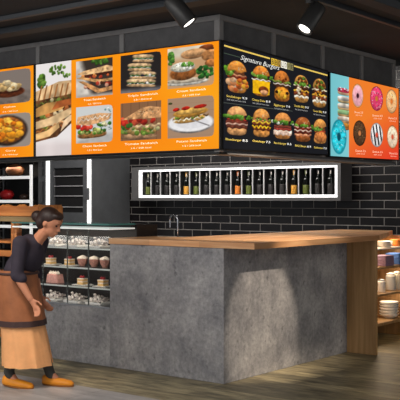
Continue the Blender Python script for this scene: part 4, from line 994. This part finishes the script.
# apron: curved sheet wrapping the hips and front
def wrap(name, rings, m, parent=pe, a0=-180, a1=180, n=56, th=.008, fold=0):
    bm = BM(); out = []; inn = []
    closed = (a1 - a0) >= 360
    cnt = n if closed else n + 1
    for (cx, cz, rx, ry, fo) in rings:
        ro, ri = [], []
        for k in range(cnt):
            a = R(a0 + (a1 - a0) * k / n); f = 1 + fo * math.sin(9 * a + cz * 3) + fo * .5 * math.sin(17 * a)
            ro.append(bm.verts.new((cx + rx * f * math.cos(a), ry * f * math.sin(a), cz))); ri.append(bm.verts.new((cx + (rx * f - th) * math.cos(a), (ry * f - th) * math.sin(a), cz)))
        out.append(ro); inn.append(ri)
    rg = range(cnt) if closed else range(cnt - 1)
    for i in range(len(rings) - 1):
        for k in rg:
            k2 = (k + 1) % cnt
            bm.faces.new((out[i][k], out[i][k2], out[i + 1][k2], out[i + 1][k])); bm.faces.new((inn[i][k2], inn[i][k], inn[i + 1][k], inn[i + 1][k2]))
    for i in (0, -1):
        for k in rg:
            k2 = (k + 1) % cnt; bm.faces.new((out[i][k], out[i][k2], inn[i][k2], inn[i][k]))
    if not closed:
        for k in (0, cnt - 1):
            for i in range(len(rings) - 1): bm.faces.new((out[i][k], inn[i][k], inn[i + 1][k], out[i + 1][k]))
    return obj(name, bm, m, parent, True, True)
wrap('skirt', [(-.10, .90, .125, .155, 0), (-.10, .80, .15, .175, .008), (-.07, .60, .165, .185, .02), (-.03, .40, .178, .19, .035), (.0, .17, .195, .205, .05)], M_SKIRT)
wrap('apron', [(-.09, .93, .142, .172, 0), (-.09, .80, .166, .190, .004), (-.066, .66, .172, .196, .012), (-.05, .535, .182, .202, .02)], M_APRON, a0=-150, a1=150)
wrap('apron_hem_band', [(-.049, .5355, .185, .205, .02), (-.045, .49, .188, .208, .02)], mat('dark_band', (66, 46, 44), .7), a0=-150, a1=150)
obj('waist_tie', tube(BM(), [(-.085 + .150 * math.cos(a), .178 * math.sin(a), .905) for a in np.linspace(-math.pi, math.pi, 40)], .010, 8), MATS['dark_band'], pe, True, True)
for k, a in ((kR, aR), (kL, aL)):
    meshed('stocking', [[(k[0], k[1], k[2] - .02), a, (a[0] + .02, a[1], a[2] - .03)]], [[.056, .042, .040]], None, M_SOCK, pe, .009, 3)
def shoe(ax, y, z0, pitch):
    L = .27; bm = BM(); M = Matrix.Translation((ax, y, z0)) @ Matrix.Rotation(pitch, 4, 'Y')
    rings = []
    for i in range(13):
        f = i / 12; x = -.07 + L * f; w = .030 + .020 * math.sin(math.pi * min(1, f * .95 + .08)) ** .7; h = .085 - .045 * f ** .8 if f < .95 else .028
        if f == 0: h = .07; w = .024
        if f == 1: w = .018; h = .022
        rings.append([bm.verts.new(M @ Vector((x, w * math.cos(2 * math.pi * k / 16), .024 + max(-.5, math.sin(2 * math.pi * k / 16)) * (h - .02 if math.sin(2 * math.pi * k / 16) > 0 else .028)))) for k in range(16)])
    for a, b in zip(rings, rings[1:]):
        for k in range(16): bm.faces.new((a[k], a[(k + 1) % 16], b[(k + 1) % 16], b[k]))
    bm.faces.new(rings[0]); bm.faces.new(rings[-1])
    s = obj('shoe', bm, M_SHOE, pe, True, True)
    bm = BM(); pts = []
    for k in range(28):
        a = 2 * math.pi * k / 28; pts.append((-.07 + L / 2 + (L / 2 + .006) * math.cos(a), (.047 + .006 * math.cos(a)) * math.sin(a)))
    prism(bm, pts, 0, .014); bmesh.ops.transform(bm, matrix=M, verts=bm.verts[:]); obj('sole', bm, mat('shoe_sole', (150, 92, 30), .6), s, False, True)
shoe(-.10, -.09, .010, R(4)); shoe(.16, .09, .002, R(0))

for o in BASES:
    if '_b' in o: del o['_b']
for o in list(bpy.data.objects):
    if '_b' in o: del o['_b']
